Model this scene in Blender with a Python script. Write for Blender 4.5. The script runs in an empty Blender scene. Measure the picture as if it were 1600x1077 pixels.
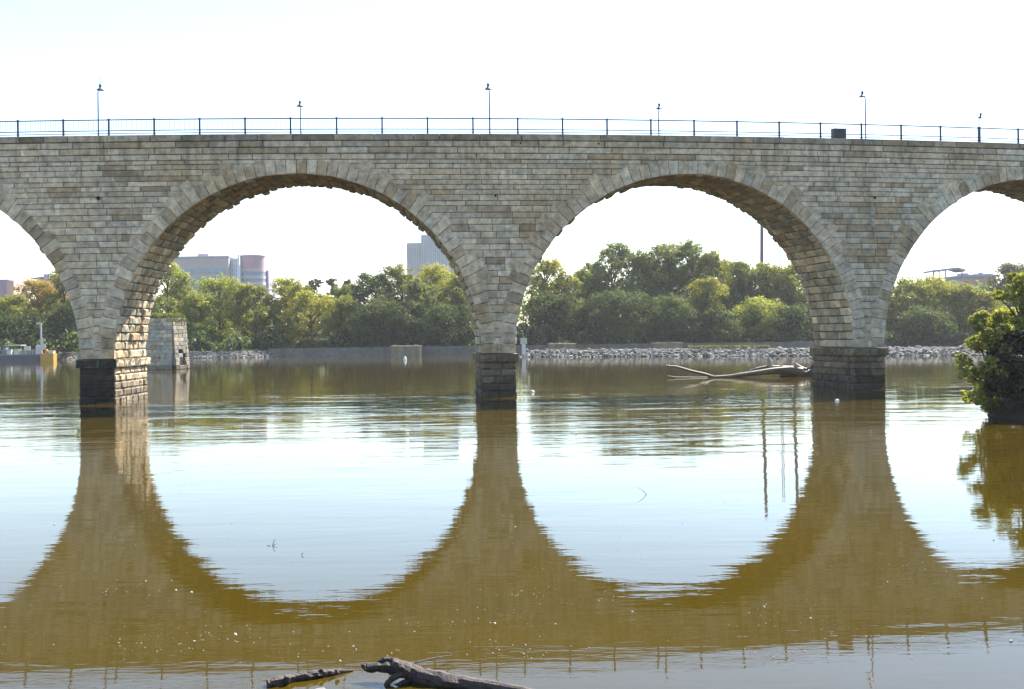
import bpy, math, random
import numpy as np
from mathutils import Vector, Matrix

R = random.Random(7)
NR = np.random.default_rng(11)
scene = bpy.context.scene
COL = scene.collection

# ------------------------------------------------------------------ camera
F = 1690.0            # focal length in pixels of the 1600 px wide photograph
HC = 4.5              # eye height above the water
CX, CY = 800.0, 520.6
ROLL = math.atan(0.0133)
RT = Vector((math.cos(ROLL), 0, -math.sin(ROLL)))
UP = Vector((math.sin(ROLL), 0, math.cos(ROLL)))
EYE = Vector((0, 0, HC))


def P(x, y, D):
    """world point at depth D (metres along +Y) seen at photo pixel x, y"""
    d = Vector((0, 1, 0)) + RT * ((x - CX) / F) + UP * ((CY - y) / F)
    return EYE + d * D


def W(x, y, z=0.0):
    d = Vector((0, 1, 0)) + RT * ((x - CX) / F) + UP * ((CY - y) / F)
    return EYE + d * ((z - HC) / d.z)


cam = bpy.data.cameras.new('camera')
camo = bpy.data.objects.new('camera', cam)
COL.objects.link(camo)
cam.sensor_fit = 'HORIZONTAL'
cam.sensor_width = 36.0
cam.lens = F / 1600 * 36.0
cam.shift_y = -(538.5 - CY) / 1600
cam.clip_end = 6000
cam.clip_start = 0.1
m = Matrix((RT, UP, -Vector((0, 1, 0)))).transposed()
camo.matrix_world = Matrix.Translation(EYE) @ m.to_4x4()
scene.camera = camo

# ------------------------------------------------------------------ light
SUN_AZ, SUN_EL = math.radians(35), math.radians(47)
sd = Vector((math.sin(SUN_AZ) * math.cos(SUN_EL), math.cos(SUN_AZ) * math.cos(SUN_EL), math.sin(SUN_EL)))
sl = bpy.data.lights.new('sun', 'SUN')
sl.energy = 5.0
sl.angle = math.radians(0.5)
sl.color = (1.0, 0.93, 0.82)
so = bpy.data.objects.new('sun', sl)
COL.objects.link(so)
so.rotation_euler = sd.to_track_quat('Z', 'Y').to_euler()
so.location = (60, 60, 120)
wd = bpy.data.worlds.new('World')
scene.world = wd
wd.use_nodes = True
nt = wd.node_tree
sky = nt.nodes.new('ShaderNodeTexSky')
sky.sky_type = 'NISHITA'
sky.sun_disc = False
sky.sun_elevation = SUN_EL
sky.sun_rotation = SUN_AZ
sky.air_density = 1.15
sky.dust_density = .1
sky.ozone_density = 1.6
bg = nt.nodes['Background']
bg.inputs['Strength'].default_value = 0.095
nt.links.new(sky.outputs[0], bg.inputs[0])
scene.view_settings.view_transform = 'Standard'
scene.view_settings.look = 'None'
scene.view_settings.exposure = 1.75
scene.view_settings.gamma = 1.0
scene.cycles.max_bounces = 6
scene.cycles.transparent_max_bounces = 6
scene.cycles.caustics_reflective = False
scene.cycles.caustics_refractive = False


# ------------------------------------------------------------------ node helpers
class NT:
    def __init__(self, name):
        self.m = bpy.data.materials.new(name)
        self.m.use_nodes = True
        self.t = self.m.node_tree
        self.t.nodes.clear()
        self.out = self.t.nodes.new('ShaderNodeOutputMaterial')

    def n(self, kind, **kw):
        nd = self.t.nodes.new(kind)
        for k, v in kw.items():
            if k.startswith('i_'):
                key = k[2:]
                key = int(key) if key.isdigit() else key.replace('_', ' ')
                nd.inputs[key].default_value = v
            else:
                setattr(nd, k, v)
        return nd

    def l(self, a, ao, b, bi):
        self.t.links.new(a.outputs[ao], b.inputs[bi])

    def pos(self, sx=1, sy=1, sz=1):
        g = self.n('ShaderNodeNewGeometry')
        mp = self.n('ShaderNodeMapping')
        mp.inputs['Scale'].default_value = (sx, sy, sz)
        self.l(g, 'Position', mp, 'Vector')
        return mp

    def noise(self, scale, detail=4, rough=.55, vec=None):
        nd = self.n('ShaderNodeTexNoise')
        nd.inputs['Scale'].default_value = scale
        nd.inputs['Detail'].default_value = detail
        nd.inputs['Roughness'].default_value = rough
        if vec is not None:
            self.l(vec, 0, nd, 'Vector')
        return nd

    def ramp(self, src, a, b, lo=0.0, hi=1.0, out='Fac'):
        r = self.n('ShaderNodeMapRange')
        r.inputs['From Min'].default_value = a
        r.inputs['From Max'].default_value = b
        r.inputs['To Min'].default_value = lo
        r.inputs['To Max'].default_value = hi
        self.l(src, out, r, 'Value')
        return r

    def mixc(self, fac, a, b, mode='MIX'):
        """a, b: colour tuple or (node, socket)"""
        nd = self.n('ShaderNodeMix', data_type='RGBA', blend_type=mode)
        for v, i in ((fac, 0), (a, 6), (b, 7)):
            if isinstance(v, tuple) and hasattr(v[0], 'outputs'):
                self.t.links.new(v[0].outputs[v[1]], nd.inputs[i])
            elif isinstance(v, (int, float)):
                nd.inputs[i].default_value = v
            else:
                nd.inputs[i].default_value = (*v, 1)
        return nd

    def math(self, op, a, b):
        nd = self.n('ShaderNodeMath', operation=op)
        for v, i in ((a, 0), (b, 1)):
            if isinstance(v, tuple):
                self.t.links.new(v[0].outputs[v[1]], nd.inputs[i])
            else:
                nd.inputs[i].default_value = v
        return nd


def tinted(name, rough=.9, var=.35, nscale=1.5, *rest, streak=None, **kw):
    return tinted_(name, rough, var, nscale, streak, *rest, **kw)


def tinted_(name, rough, var, nscale, streak, grime=0.0, grime_col=(.05, .05, .035), bump=0.0, bscale=6.0, metal=0.0):
    """surface whose own colour comes from the per-face 'tint' attribute, broken up by noise"""
    s = NT(name)
    at = s.n('ShaderNodeAttribute', attribute_name='tint')
    p = s.pos()
    n1 = s.noise(nscale, 6, .62, p)
    v = s.ramp(n1, .3, .7, 1 - var, 1 + var)
    c = s.mixc(1.0, (at, 'Color'), (v, 0), 'MULTIPLY')
    col = (c, 2)
    if grime:
        nw = s.noise(.16, 4, .6, p)
        wf = s.ramp(nw, .48, .72, 0, .7)
        cw = s.mixc((wf, 0), (c, 2), (.8, .68, .5), 'MIX')
        cw.blend_type = 'MULTIPLY'
        col = (cw, 2)
        p2 = s.pos(1, 1, .28)
        n2 = s.noise(.55, 7, .68, p2)
        gf = s.ramp(n2, .52, .78, 0, grime)
        c2 = s.mixc((gf, 0), col, grime_col)
        n3 = s.noise(3.2, 5, .7, p)
        gf2 = s.ramp(n3, .56, .75, 0, grime * .8)
        c3 = s.mixc((gf2, 0), (c2, 2), grime_col)
        col = (c3, 2)
    if streak:
        # run-off stains: narrow vertical streaks that start under the parapet and fade out below
        p4 = s.pos(1, 1, .045)
        n4 = s.noise(1.5, 5, .7, p4)
        sf = s.ramp(n4, .5, .68, 0, 1)
        gz = s.n('ShaderNodeNewGeometry')
        sx = s.n('ShaderNodeSeparateXYZ')
        s.l(gz, 'Position', sx, 0)
        zf = s.ramp(sx, streak[0], streak[1], 0, streak[2], 'Z')
        n5 = s.noise(.22, 3, .6, s.pos(1, 1, .3))
        nf = s.ramp(n5, .38, .62, .15, 1)
        m1 = s.math('MULTIPLY', (sf, 0), (zf, 0))
        m2 = s.math('MULTIPLY', (m1, 0), (nf, 0))
        c5 = s.mixc((m2, 0), col, (.075, .075, .06))
        col = (c5, 2)
    b = s.n('ShaderNodeBsdfPrincipled')
    b.inputs['Roughness'].default_value = rough
    b.inputs['Metallic'].default_value = metal
    s.t.links.new(col[0].outputs[col[1]], b.inputs['Base Color'])
    if bump:
        nb = s.noise(bscale, 8, .65, p)
        bp = s.n('ShaderNodeBump')
        bp.inputs['Strength'].default_value = 1.0
        bp.inputs['Distance'].default_value = bump
        s.l(nb, 'Fac', bp, 'Height')
        s.l(bp, 0, b, 'Normal')
    s.l(b, 0, s.out, 0)
    return s.m


def leafmat(name, transl=.52, gloss=.02):
    s = NT(name)
    at = s.n('ShaderNodeAttribute', attribute_name='tint')
    d = s.n('ShaderNodeBsdfDiffuse')
    t = s.n('ShaderNodeBsdfTranslucent')
    tc = s.mixc(1.0, (at, 'Color'), (1.2, 1.25, .5), 'MULTIPLY')
    g = s.n('ShaderNodeBsdfGlossy', i_Roughness=.55)
    g.inputs['Color'].default_value = (.9, .9, .85, 1)
    s.l(at, 'Color', d, 'Color')
    s.l(tc, 2, t, 'Color')
    m1 = s.n('ShaderNodeMixShader', i_0=transl)
    s.l(d, 0, m1, 1)
    s.l(t, 0, m1, 2)
    m2 = s.n('ShaderNodeMixShader', i_0=gloss)
    s.l(m1, 0, m2, 1)
    s.l(g, 0, m2, 2)
    s.l(m2, 0, s.out, 0)
    return s.m


M = {}
M['stone'] = tinted('weathered limestone', .92, .42, 2.1, .62, (.12, .112, .08), .07, 5, streak=(12.5, 18.4, .75))
M['soffit'] = tinted('rough vault stone', .92, .45, 1.3, .7, (.045, .042, .026), .09, 4)
M['base_stone'] = tinted('stained pier stone', .85, .5, 1.6, .5, (.02, .021, .017), .06, 5)
M['mortar'] = tinted('recessed mortar', .95, .3, 2.0, .3, (.03, .03, .025))
M['rock'] = tinted('riprap stone', .9, .35, 2.5, .3, (.06, .06, .055), .05, 4)
M['concrete'] = tinted('river concrete', .9, .25, .8, .5, (.08, .08, .08), .01, 6)
M['paint'] = tinted('dull paint', .6, .12, 1.5)
M['metal'] = tinted('dark painted metal', .5, .15, 4.0, 0, (0, 0, 0), 0, 1, .3)
M['wood'] = tinted('wet driftwood', .6, .55, 9, .8, (.012, .01, .008), .03, 30)
M['bark'] = tinted('bark', .95, .4, 4)
M['facade'] = tinted('building cladding', .8, .06, .15)
M['glass'] = tinted('window glass', .25, .1, .3)
M['leaf'] = leafmat('foliage')
M['leaf_near'] = leafmat('near foliage', .6, .04)
M['foam'] = tinted('river foam', .8, .2, 9)


# ------------------------------------------------------------------ mesh helpers
class MB:
    def __init__(self):
        self.v, self.f, self.c = [], [], []

    def add(self, vs, fs, tint):
        o = len(self.v)
        self.v.extend([tuple(p) for p in vs])
        for f in fs:
            self.f.append([o + i for i in f])
            self.c.append(tint)

    def box(self, x0, x1, y0, y1, z0, z1, tint, Fm=None):
        vs = [(x, y, z) for z in (z0, z1) for y in (y0, y1) for x in (x0, x1)]
        if Fm:
            vs = [Fm(*p) for p in vs]
        self.add(vs, [(0, 2, 3, 1), (4, 5, 7, 6), (0, 1, 5, 4), (2, 6, 7, 3), (0, 4, 6, 2), (1, 3, 7, 5)], tint)

    def tube(self, pts, rad, tint, n=8, cap=True, jit=0.0, rng=R):
        pts = [Vector(p) for p in pts]
        rings, N = [], len(pts)
        ref = Vector((0.13, 0.97, 0.2)).normalized()
        vs = []
        for i, p in enumerate(pts):
            d = (pts[min(i + 1, N - 1)] - pts[max(i - 1, 0)])
            d = d.normalized() if d.length > 1e-9 else Vector((0, 0, 1))
            a = d.cross(ref)
            if a.length < .05:
                a = d.cross(Vector((1, 0, 0)))
            a.normalize()
            b = d.cross(a)
            r = rad[i] if hasattr(rad, '__len__') else rad
            for k in range(n):
                t = 2 * math.pi * k / n
                rr = r * (1 + (rng.uniform(-jit, jit) if jit else 0))
                vs.append(p + a * (rr * math.cos(t)) + b * (rr * math.sin(t)))
        fs = []
        for i in range(N - 1):
            for k in range(n):
                k2 = (k + 1) % n
                fs.append((i * n + k, (i + 1) * n + k, (i + 1) * n + k2, i * n + k2))
        if cap:
            fs.append(tuple(range(n)))
            fs.append(tuple((N - 1) * n + k for k in reversed(range(n))))
        self.add(vs, fs, tint)

    def lathe(self, c, prof, tint, n=16):
        """prof: list of (radius, z)"""
        vs, fs = [], []
        for r, z in prof:
            for k in range(n):
                t = 2 * math.pi * k / n
                vs.append((c[0] + r * math.cos(t), c[1] + r * math.sin(t), c[2] + z))
        for i in range(len(prof) - 1):
            for k in range(n):
                k2 = (k + 1) % n
                fs.append((i * n + k, i * n + k2, (i + 1) * n + k2, (i + 1) * n + k))
        fs.append(tuple(reversed(range(n))))
        fs.append(tuple((len(prof) - 1) * n + k for k in range(n)))
        self.add(vs, fs, tint)

    def stone(self, c, r, tint, rng, sq=(1, 1, .7)):
        """one angular boulder"""
        ico = ICO
        rx, ry, rz = (r * s * rng.uniform(.8, 1.2) for s in sq)
        a = rng.uniform(0, 6.28)
        ca, sa = math.cos(a), math.sin(a)
        vs = []
        for p in ico[0]:
            k = rng.uniform(.78, 1.15)
            x, y, z = p[0] * rx * k, p[1] * ry * k, p[2] * rz * k
            vs.append((c[0] + ca * x - sa * y, c[1] + sa * x + ca * y, c[2] + z))
        self.add(vs, ico[1], tint)

    # rock-faced ashlar: quad q (4 corners u,v, counter-clockwise seen from outside) pushed out by p along F's third axis
    def block(self, q, Fm, p, tint, gap=.018, bev=.05, back=-.12, rough=.02, cell=.45, rng=R):
        a, b, c, d = (Vector((t[0], t[1])) for t in q)
        lu = max((b - a).length, (c - d).length)
        lv = max((d - a).length, (c - b).length)
        if lu < .05 or lv < .05:
            return
        gu, gv = min(gap / lu, .3), min(gap / lv, .3)
        bu, bv = min((gap + bev) / lu, .45), min((gap + bev) / lv, .45)
        nu = max(1, min(8, int(lu / cell)))
        nv = max(1, min(3, int(lv / cell)))
        us = [gu] + [bu + (1 - 2 * bu) * i / nu for i in range(nu + 1)] + [1 - gu]
        vv = [gv] + [bv + (1 - 2 * bv) * i / nv for i in range(nv + 1)] + [1 - gv]

        def pt(u, v):
            return (a * (1 - u) + b * u) * (1 - v) + (d * (1 - u) + c * u) * v
        NU, NV = len(us), len(vv)
        vs = []
        for j, v in enumerate(vv):
            for i, u in enumerate(us):
                o = pt(u, v)
                edge = i in (0, NU - 1) or j in (0, NV - 1)
                h = p - bev * .9 if edge else p + rng.uniform(-rough, rough)
                vs.append(Fm(o.x, o.y, h))
        fs = [(j * NU + i, j * NU + i + 1, (j + 1) * NU + i + 1, (j + 1) * NU + i) for j in range(NV - 1) for i in range(NU - 1)]
        rim = [i for i in range(NU)] + [j * NU + NU - 1 for j in range(1, NV)] + [(NV - 1) * NU + i for i in range(NU - 2, -1, -1)] + [j * NU for j in range(NV - 2, 0, -1)]
        base = len(vs)
        for k in rim:
            j, i = divmod(k, NU)
            o = pt(us[i], vv[j])
            vs.append(Fm(o.x, o.y, back))
        L = len(rim)
        for k in range(L):
            k2 = (k + 1) % L
            fs.append((rim[k2], rim[k], base + k, base + k2))
        self.add(vs, fs, tint)

    def build(self, name, mat, parent=None, smooth=False):
        if mat in (M.get('facade'), M.get('glass')):
            self.c = [tuple(min(.8, x * 1.35) for x in c) for c in self.c]
        me = bpy.data.meshes.new(name)
        off = parent_loc(parent)
        v = np.array(self.v, dtype=np.float64) - np.array(off)
        me.from_pydata(v.tolist(), [], self.f)
        at = me.attributes.new('tint', 'FLOAT_COLOR', 'FACE')
        cc = np.ones((len(self.f), 4), dtype=np.float32)
        cc[:, :3] = np.array(self.c, dtype=np.float32).reshape(-1, 3)
        at.data.foreach_set('color', cc.ravel())
        if smooth:
            me.polygons.foreach_set('use_smooth', [True] * len(self.f))
        me.materials.append(mat)
        me.update()
        o = bpy.data.objects.new(name, me)
        COL.objects.link(o)
        if parent is not None:
            o.parent = parent
        return o


def parent_loc(p):
    v = Vector((0, 0, 0))
    while p is not None:
        v += p.location
        p = p.parent
    return v


def make_ico():
    t = (1 + 5 ** .5) / 2
    vs = [(-1, t, 0), (1, t, 0), (-1, -t, 0), (1, -t, 0), (0, -1, t), (0, 1, t), (0, -1, -t), (0, 1, -t), (t, 0, -1), (t, 0, 1), (-t, 0, -1), (-t, 0, 1)]
    n = math.sqrt(1 + t * t)
    vs = [tuple(c / n for c in p) for p in vs]
    fs = [(0, 11, 5), (0, 5, 1), (0, 1, 7), (0, 7, 10), (0, 10, 11), (1, 5, 9), (5, 11, 4), (11, 10, 2), (10, 7, 6), (7, 1, 8), (3, 9, 4), (3, 4, 2), (3, 2, 6), (3, 6, 8), (3, 8, 9), (4, 9, 5), (2, 4, 11), (6, 2, 10), (8, 6, 7), (9, 8, 1)]
    return vs, fs


ICO = make_ico()


def tag(o, label=None, cat=None, group=None, kind=None):
    if label:
        o['label'] = label
    if cat:
        o['category'] = cat
    if group:
        o['group'] = group
    if kind:
        o['kind'] = kind
    return o


def thing(name, loc, label, cat, group=None):
    o = bpy.data.objects.new(name, None)
    o.empty_display_size = .3
    COL.objects.link(o)
    o.location = loc
    return tag(o, label, cat, group)


def leaves(name, cen, nrm, size, tint, mat, parent=None, flat=.55):
    """one mesh of many leaf-sized rhombs"""
    n = len(cen)
    t1 = NR.normal(size=(n, 3))
    nr = nrm + NR.normal(size=(n, 3)) * flat
    nr /= np.linalg.norm(nr, axis=1)[:, None] + 1e-9
    t1 -= nr * (t1 * nr).sum(1)[:, None]
    t1 /= np.linalg.norm(t1, axis=1)[:, None] + 1e-9
    t2 = np.cross(nr, t1)
    s = size[:, None]
    w = NR.uniform(.45, .8, n)[:, None]
    v = np.empty((n, 4, 3))
    v[:, 0] = cen - t1 * s
    v[:, 1] = cen + t2 * s * w + nr * s * .12
    v[:, 2] = cen + t1 * s
    v[:, 3] = cen - t2 * s * w + nr * s * .12
    v = v.reshape(-1, 3) - np.array(parent_loc(parent))
    me = bpy.data.meshes.new(name)
    me.vertices.add(n * 4)
    me.vertices.foreach_set('co', v.astype(np.float32).ravel())
    me.loops.add(n * 4)
    me.loops.foreach_set('vertex_index', np.arange(n * 4, dtype=np.int32))
    me.polygons.add(n)
    me.polygons.foreach_set('loop_start', np.arange(0, n * 4, 4, dtype=np.int32))
    me.update(calc_edges=True)
    at = me.attributes.new('tint', 'FLOAT_COLOR', 'FACE')
    cc = np.ones((n, 4), dtype=np.float32)
    cc[:, :3] = tint
    at.data.foreach_set('color', cc.ravel())
    me.materials.append(mat)
    o = bpy.data.objects.new(name, me)
    COL.objects.link(o)
    if parent is not None:
        o.parent = parent
    return o


# ------------------------------------------------------------------ bridge geometry
KC = math.radians(.2)
TH0 = math.radians(5.6)
BX, BY = -.98, 77.0
SP = 28.1            # pier spacing
RA = 12.85           # arch radius
ZS = 3.05            # springing
ZT = 18.7            # top of parapet
TW = 6.7             # width of the bridge
RE = RA + .88        # outer edge of the arch rings
PIERS = [-56.2, -28.1, 0.0, 28.1, 56.2]
ARCH = [-42.15, -14.05, 14.05, 42.15]
S0, S1 = -70.0, 72.0


def path(s):
    th = TH0 + KC * s
    return BX + (math.sin(th) - math.sin(TH0)) / KC, BY - (math.cos(th) - math.cos(TH0)) / KC, th


def B(s, t, z):
    x, y, th = path(s)
    return (x - t * math.sin(th), y + t * math.cos(th), z)


def s_at(px, t=.2, z=18.7):
    lo, hi = S0, S1
    for _ in range(50):
        mid = (lo + hi) / 2
        p = Vector(B(mid, t, z)) - EYE
        x = CX + F * p.dot(RT) / p.y
        if x < px:
            lo = mid
        else:
            hi = mid
    return (lo + hi) / 2


bridge = thing('stone_bridge', Vector(B(0, TW / 2, 0)), 'long grey limestone railway bridge of round arches standing in the river', 'bridge')


def stone_tint(brown=.12, base=(.555, .455, .33), rng=R):
    k = rng.gauss(1, .10)
    k = max(.7, min(1.2, k))
    u = rng.random()
    if u < brown:
        c = (.40, .305, .195)
    elif u < brown + .12:
        c = (.53, .46, .355)
    elif u < brown + .3:
        c = (.51, .415, .29)
    else:
        c = base
    g = rng.uniform(-.012, .012)
    return (c[0] * k + g, c[1] * k, c[2] * k - g)


# masonry core behind the facing stones: front, back, soffit and top
core = MB()
prof = []                      # (s, z) lower outline from left to right
NA = 40
prof.append((S0, -1.5))
for i, pc in enumerate(PIERS):
    pass
prof = [(S0, 0.0)]
for a in ARCH:
    for k in range(NA + 1):
        th = math.pi - math.pi * k / NA
        prof.append((a + (RA + .1) * math.cos(th), ZS + (RA + .1) * math.sin(th)))
prof.append((S1, 0.0))
ct = (.10, .092, .072)
for k in range(len(prof) - 1):
    (sa, za), (sb, zb) = prof[k], prof[k + 1]
    t0, t1 = .05, TW - .02
    zt = 18.25
    if abs(sb - sa) < 1e-6:
        continue
    core.add([B(sa, t0, za), B(sb, t0, zb), B(sb, t0, zt), B(sa, t0, zt)], [(0, 1, 2, 3)], ct)
    core.add([B(sa, t1, za), B(sb, t1, zb), B(sb, t1, zt), B(sa, t1, zt)], [(3, 2, 1, 0)], ct)
    core.add([B(sa, t0, za), B(sb, t0, zb), B(sb, t1, zb), B(sa, t1, za)], [(3, 2, 1, 0)], ct)
core.build('masonry_core', M['mortar'], bridge)

FW = lambda u, v, d: B(u, -d, v)       # the front face: u along, v up, d out towards the camera

# spandrel courses
ztop_sp = 16.88
zs = [ZS]
while zs[-1] < 16.0:
    h = .62 - .24 * min(1, (zs[-1] - ZS) / 11.0)
    zs.append(zs[-1] + h * R.uniform(.85, 1.15))
sc = (16.58 - ZS) / (zs[-1] - ZS)
zs = [ZS + (z - ZS) * sc for z in zs] + [16.88]
sp = MB()


def chord(z):
    h = z - ZS
    return math.sqrt(RE * RE - h * h) if h < RE else 0.0


def split(a, b, lo, hi, rng=R):
    out = [a]
    while b - out[-1] > hi * 1.2:
        out.append(out[-1] + rng.uniform(lo, hi))
    if b - out[-1] > lo * 1.6 and b - out[-1] > 1.0:
        out.append((out[-1] + b) / 2 + rng.uniform(-.15, .15))
    out.append(b)
    return out


for i in range(len(zs) - 1):
    z0, z1 = zs[i], zs[i + 1]
    zm = (z0 + z1) / 2
    edges = [(S0, S0)]
    c0, c1 = chord(z0), chord(z1)
    for a in ARCH:
        edges.append((a - c0, a - c1))
        edges.append((a + c0, a + c1))
    edges.append((S1, S1))
    f = (z0 - ZS) / 13
    for j in range(0, len(edges), 2):
        (l0, l1), (r0, r1) = edges[j], edges[j + 1]
        lm, rm = (l0 + l1) / 2, (r0 + r1) / 2
        if rm - lm < .15:
            continue
        cuts = split(lm, rm, .8 + .5 * f, 1.7 + 1.2 * f)
        for k in range(len(cuts) - 1):
            a0 = l0 if k == 0 else cuts[k]
            a1 = l1 if k == 0 else cuts[k]
            b0 = r0 if k == len(cuts) - 2 else cuts[k + 1]
            b1 = r1 if k == len(cuts) - 2 else cuts[k + 1]
            br = .12
            if 24 < cuts[k] < 33 and 9 < zm < 15:
                br = .45
            sp.block([(a0, z0), (b0, z0), (b1, z1), (a1, z1)], FW, R.uniform(0, .045), stone_tint(br), bev=.035, rough=.014)
sp.build('spandrel_wall', M['stone'], bridge)

# string courses and coping under the railing
pa = MB()
steps = [(16.88, 17.30, .05), (17.30, 17.75, .08), (17.75, 18.2, .11), (18.2, 18.7, .16)]
for i, (z0, z1, pr) in enumerate(steps):
    cuts = split(S0, S1, 1.6, 3.4)
    for k in range(len(cuts) - 1):
        t = stone_tint(.12)
        if i == 3:
            kk = R.uniform(.42, .72)
            t = tuple(c * kk for c in t)
        elif i == 2:
            kk = R.uniform(.75, 1.0)
            t = tuple(c * kk for c in t)
        pa.block([(cuts[k], z0), (cuts[k + 1], z0), (cuts[k + 1], z1), (cuts[k], z1)], FW, pr + R.uniform(-.015, .02), t, gap=.022, bev=.04, rough=.015, back=-.3)
        if i == 3:
            # the coping is a full-depth stone: its top
            pa.add([B(cuts[k] + .01, -pr + .02, z1 - .035), B(cuts[k + 1] - .01, -pr + .02, z1 - .035), B(cuts[k + 1] - .01, .7, z1 - .035), B(cuts[k] + .01, .7, z1 - .035),
                    B(cuts[k + 1] - .01, .7, z0), B(cuts[k] + .01, .7, z0)], [(0, 1, 2, 3), (3, 2, 4, 5)], t)
for k in range(48):
    a_, b_2 = S0 + (S1 - S0) * k / 48, S0 + (S1 - S0) * (k + 1) / 48
    pa.box(a_, b_2, .0, .66, 18.2, 18.6, (.12, .11, .085), B)
pa.build('parapet', M['stone'], bridge)
bp_ = MB()
cuts = [S0 + (S1 - S0) * k / 60 for k in range(61)]
for k in range(60):
    bp_.box(cuts[k], cuts[k + 1], TW - .6, TW + .1, 18.2, 18.66, stone_tint(.1), B)
bp_.build('far_parapet', M['stone'], bridge)
dk = MB()
for k in range(60):
    dk.box(cuts[k], cuts[k + 1], .71, TW - .61, 18.2, 18.3, (.18, .18, .175), B)
dk.build('deck', M['concrete'], bridge)

# arches: ring of voussoirs on the face, vault of rough stones behind
NV_ = 58
for a in ARCH:
    ring = MB()
    for k in range(NV_):
        t0, t1 = math.pi * k / NV_, math.pi * (k + 1) / NV_
        tm = (t0 + t1) / 2
        ro = RA + R.choice((.96, 1.0, 1.05, 1.1, 1.25, 1.5, 1.75)) + R.uniform(-.05, .05)
        lim = (14.05 - .02) / max(.05, abs(math.cos(tm)))
        if abs(math.cos(tm)) > .93:
            ro = RA + R.uniform(.96, 1.25)
        top = (ztop_sp - .01 - ZS) / max(.05, max(math.sin(t0), math.sin(t1)))
        ro = min(ro, lim, top)
        ri = RA + R.uniform(-.03, .02)
        q = [(a + ri * math.cos(t1), ZS + ri * math.sin(t1)), (a + ri * math.cos(t0), ZS + ri * math.sin(t0)),
             (a + ro * math.cos(t0), ZS + ro * math.sin(t0)), (a + ro * math.cos(t1), ZS + ro * math.sin(t1))]
        ring.block(q, FW, R.uniform(.05, .075), stone_tint(.2), bev=.03, rough=.014, back=-.3)
    ring.build('arch_ring', M['stone'], bridge)
    va = MB()

    def FV(u, v, d, a=a):
        # u: distance along the bridge's width, v: angle * RA, d: inwards from the intrados
        th = v / RA
        r = RA + .06 - d
        return B(a + r * math.cos(th), u, ZS + r * math.sin(th))
    NC = 66
    for k in range(NC):
        v0, v1 = math.pi * RA * k / NC, math.pi * RA * (k + 1) / NC
        cuts = split(.0, TW + R.uniform(-.12, .16), .7, 1.9)
        for j in range(len(cuts) - 1):
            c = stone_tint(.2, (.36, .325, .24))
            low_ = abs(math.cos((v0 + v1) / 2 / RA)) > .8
            e = R.uniform(.95, 1.3) if low_ else R.uniform(.55, .95)  # low stones cleaner, and tinted lighter to boost the sunlit reveal
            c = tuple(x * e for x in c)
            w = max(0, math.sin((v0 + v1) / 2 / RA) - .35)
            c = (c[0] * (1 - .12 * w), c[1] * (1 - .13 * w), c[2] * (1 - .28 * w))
            pr = abs(R.gauss(.03, .095))
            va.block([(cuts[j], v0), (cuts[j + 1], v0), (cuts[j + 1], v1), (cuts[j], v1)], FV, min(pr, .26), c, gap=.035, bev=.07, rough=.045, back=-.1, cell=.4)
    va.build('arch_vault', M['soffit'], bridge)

# pier feet: ledge and submerged base, block courses on four faces
HW = 1.22
for pi_, pc in enumerate(PIERS):
    stain = {1: .05, 2: .3, 3: .3}.get(pi_, .3)
    led, bas = MB(), MB()

    def faces(mb, z0, z1, hw, t0, t1, pr, lo, hi, front_k, side_k, top_wet=None):
        sides = [
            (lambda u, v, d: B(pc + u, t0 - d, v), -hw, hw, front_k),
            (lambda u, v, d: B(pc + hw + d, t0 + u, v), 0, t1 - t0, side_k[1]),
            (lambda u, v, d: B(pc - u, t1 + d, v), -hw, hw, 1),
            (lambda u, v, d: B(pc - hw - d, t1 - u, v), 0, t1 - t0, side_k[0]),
        ]
        for Fm, a, b, kk in sides:
            cuts = split(a, b, lo, hi)
            for i in range(len(cuts) - 1):
                c = stone_tint(.1)
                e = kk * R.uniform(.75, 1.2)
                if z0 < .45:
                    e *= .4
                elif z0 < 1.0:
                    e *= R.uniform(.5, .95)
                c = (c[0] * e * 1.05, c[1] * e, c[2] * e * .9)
                mb.block([(cuts[i], z0), (cuts[i + 1], z0), (cuts[i + 1], z1), (cuts[i], z1)], Fm, pr + R.uniform(0, .05), c, gap=.025, bev=.08, rough=.055, back=-.2, cell=.3)
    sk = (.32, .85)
    # ledge
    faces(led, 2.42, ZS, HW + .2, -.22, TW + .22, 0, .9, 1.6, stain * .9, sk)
    led.box(pc - HW - .2, pc + HW + .2, -.22, TW + .22, 2.46, ZS - .03, (.09, .085, .06), B)
    led.build('pier_ledge', M['base_stone'], bridge)
    zz = [-1.4, -.3, .38, .92, 1.45, 1.95, 2.42]
    for i in range(len(zz) - 1):
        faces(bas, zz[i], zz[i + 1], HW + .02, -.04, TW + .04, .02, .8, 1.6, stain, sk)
    bas.box(pc - HW, pc + HW, 0, TW, -1.4, 2.44, (.04, .038, .03), B)
    bas.build('pier_base', M['base_stone'], bridge)

# weep holes and a pale lime streak, built as raised blocks, on the face
for px, py, r in ((154, 310, .14), (774, 306, .09), (1366, 309, .1), (1499, 235, .09), (814, 224, .08), (974, 226, .08), (936, 225, .07), (1099, 227, .07)):
    s = s_at(px, 0, 15)
    p = None
    z = HC
    pt = P(px, py, Vector(B(s, 0, 10)).y)
    wh = MB()
    wh.tube([B(s, -.11, pt.z), B(s, .3, pt.z)], r, (.008, .008, .008), 8)
    wh.build('weep_hole', M['mortar'], bridge)
ls = MB()
s = s_at(1362, 0, 14)
for k in range(5):
    z1 = 14.0 - k * .38
    ls.block([(s - .17 + R.uniform(-.03, .03), z1 - .37), (s + .17, z1 - .37), (s + .15, z1), (s - .15, z1)], FW, .09, (.40, .39, .35), bev=.03, back=-.05)
ls.build('lime_streak', M['stone'], bridge)

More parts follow.
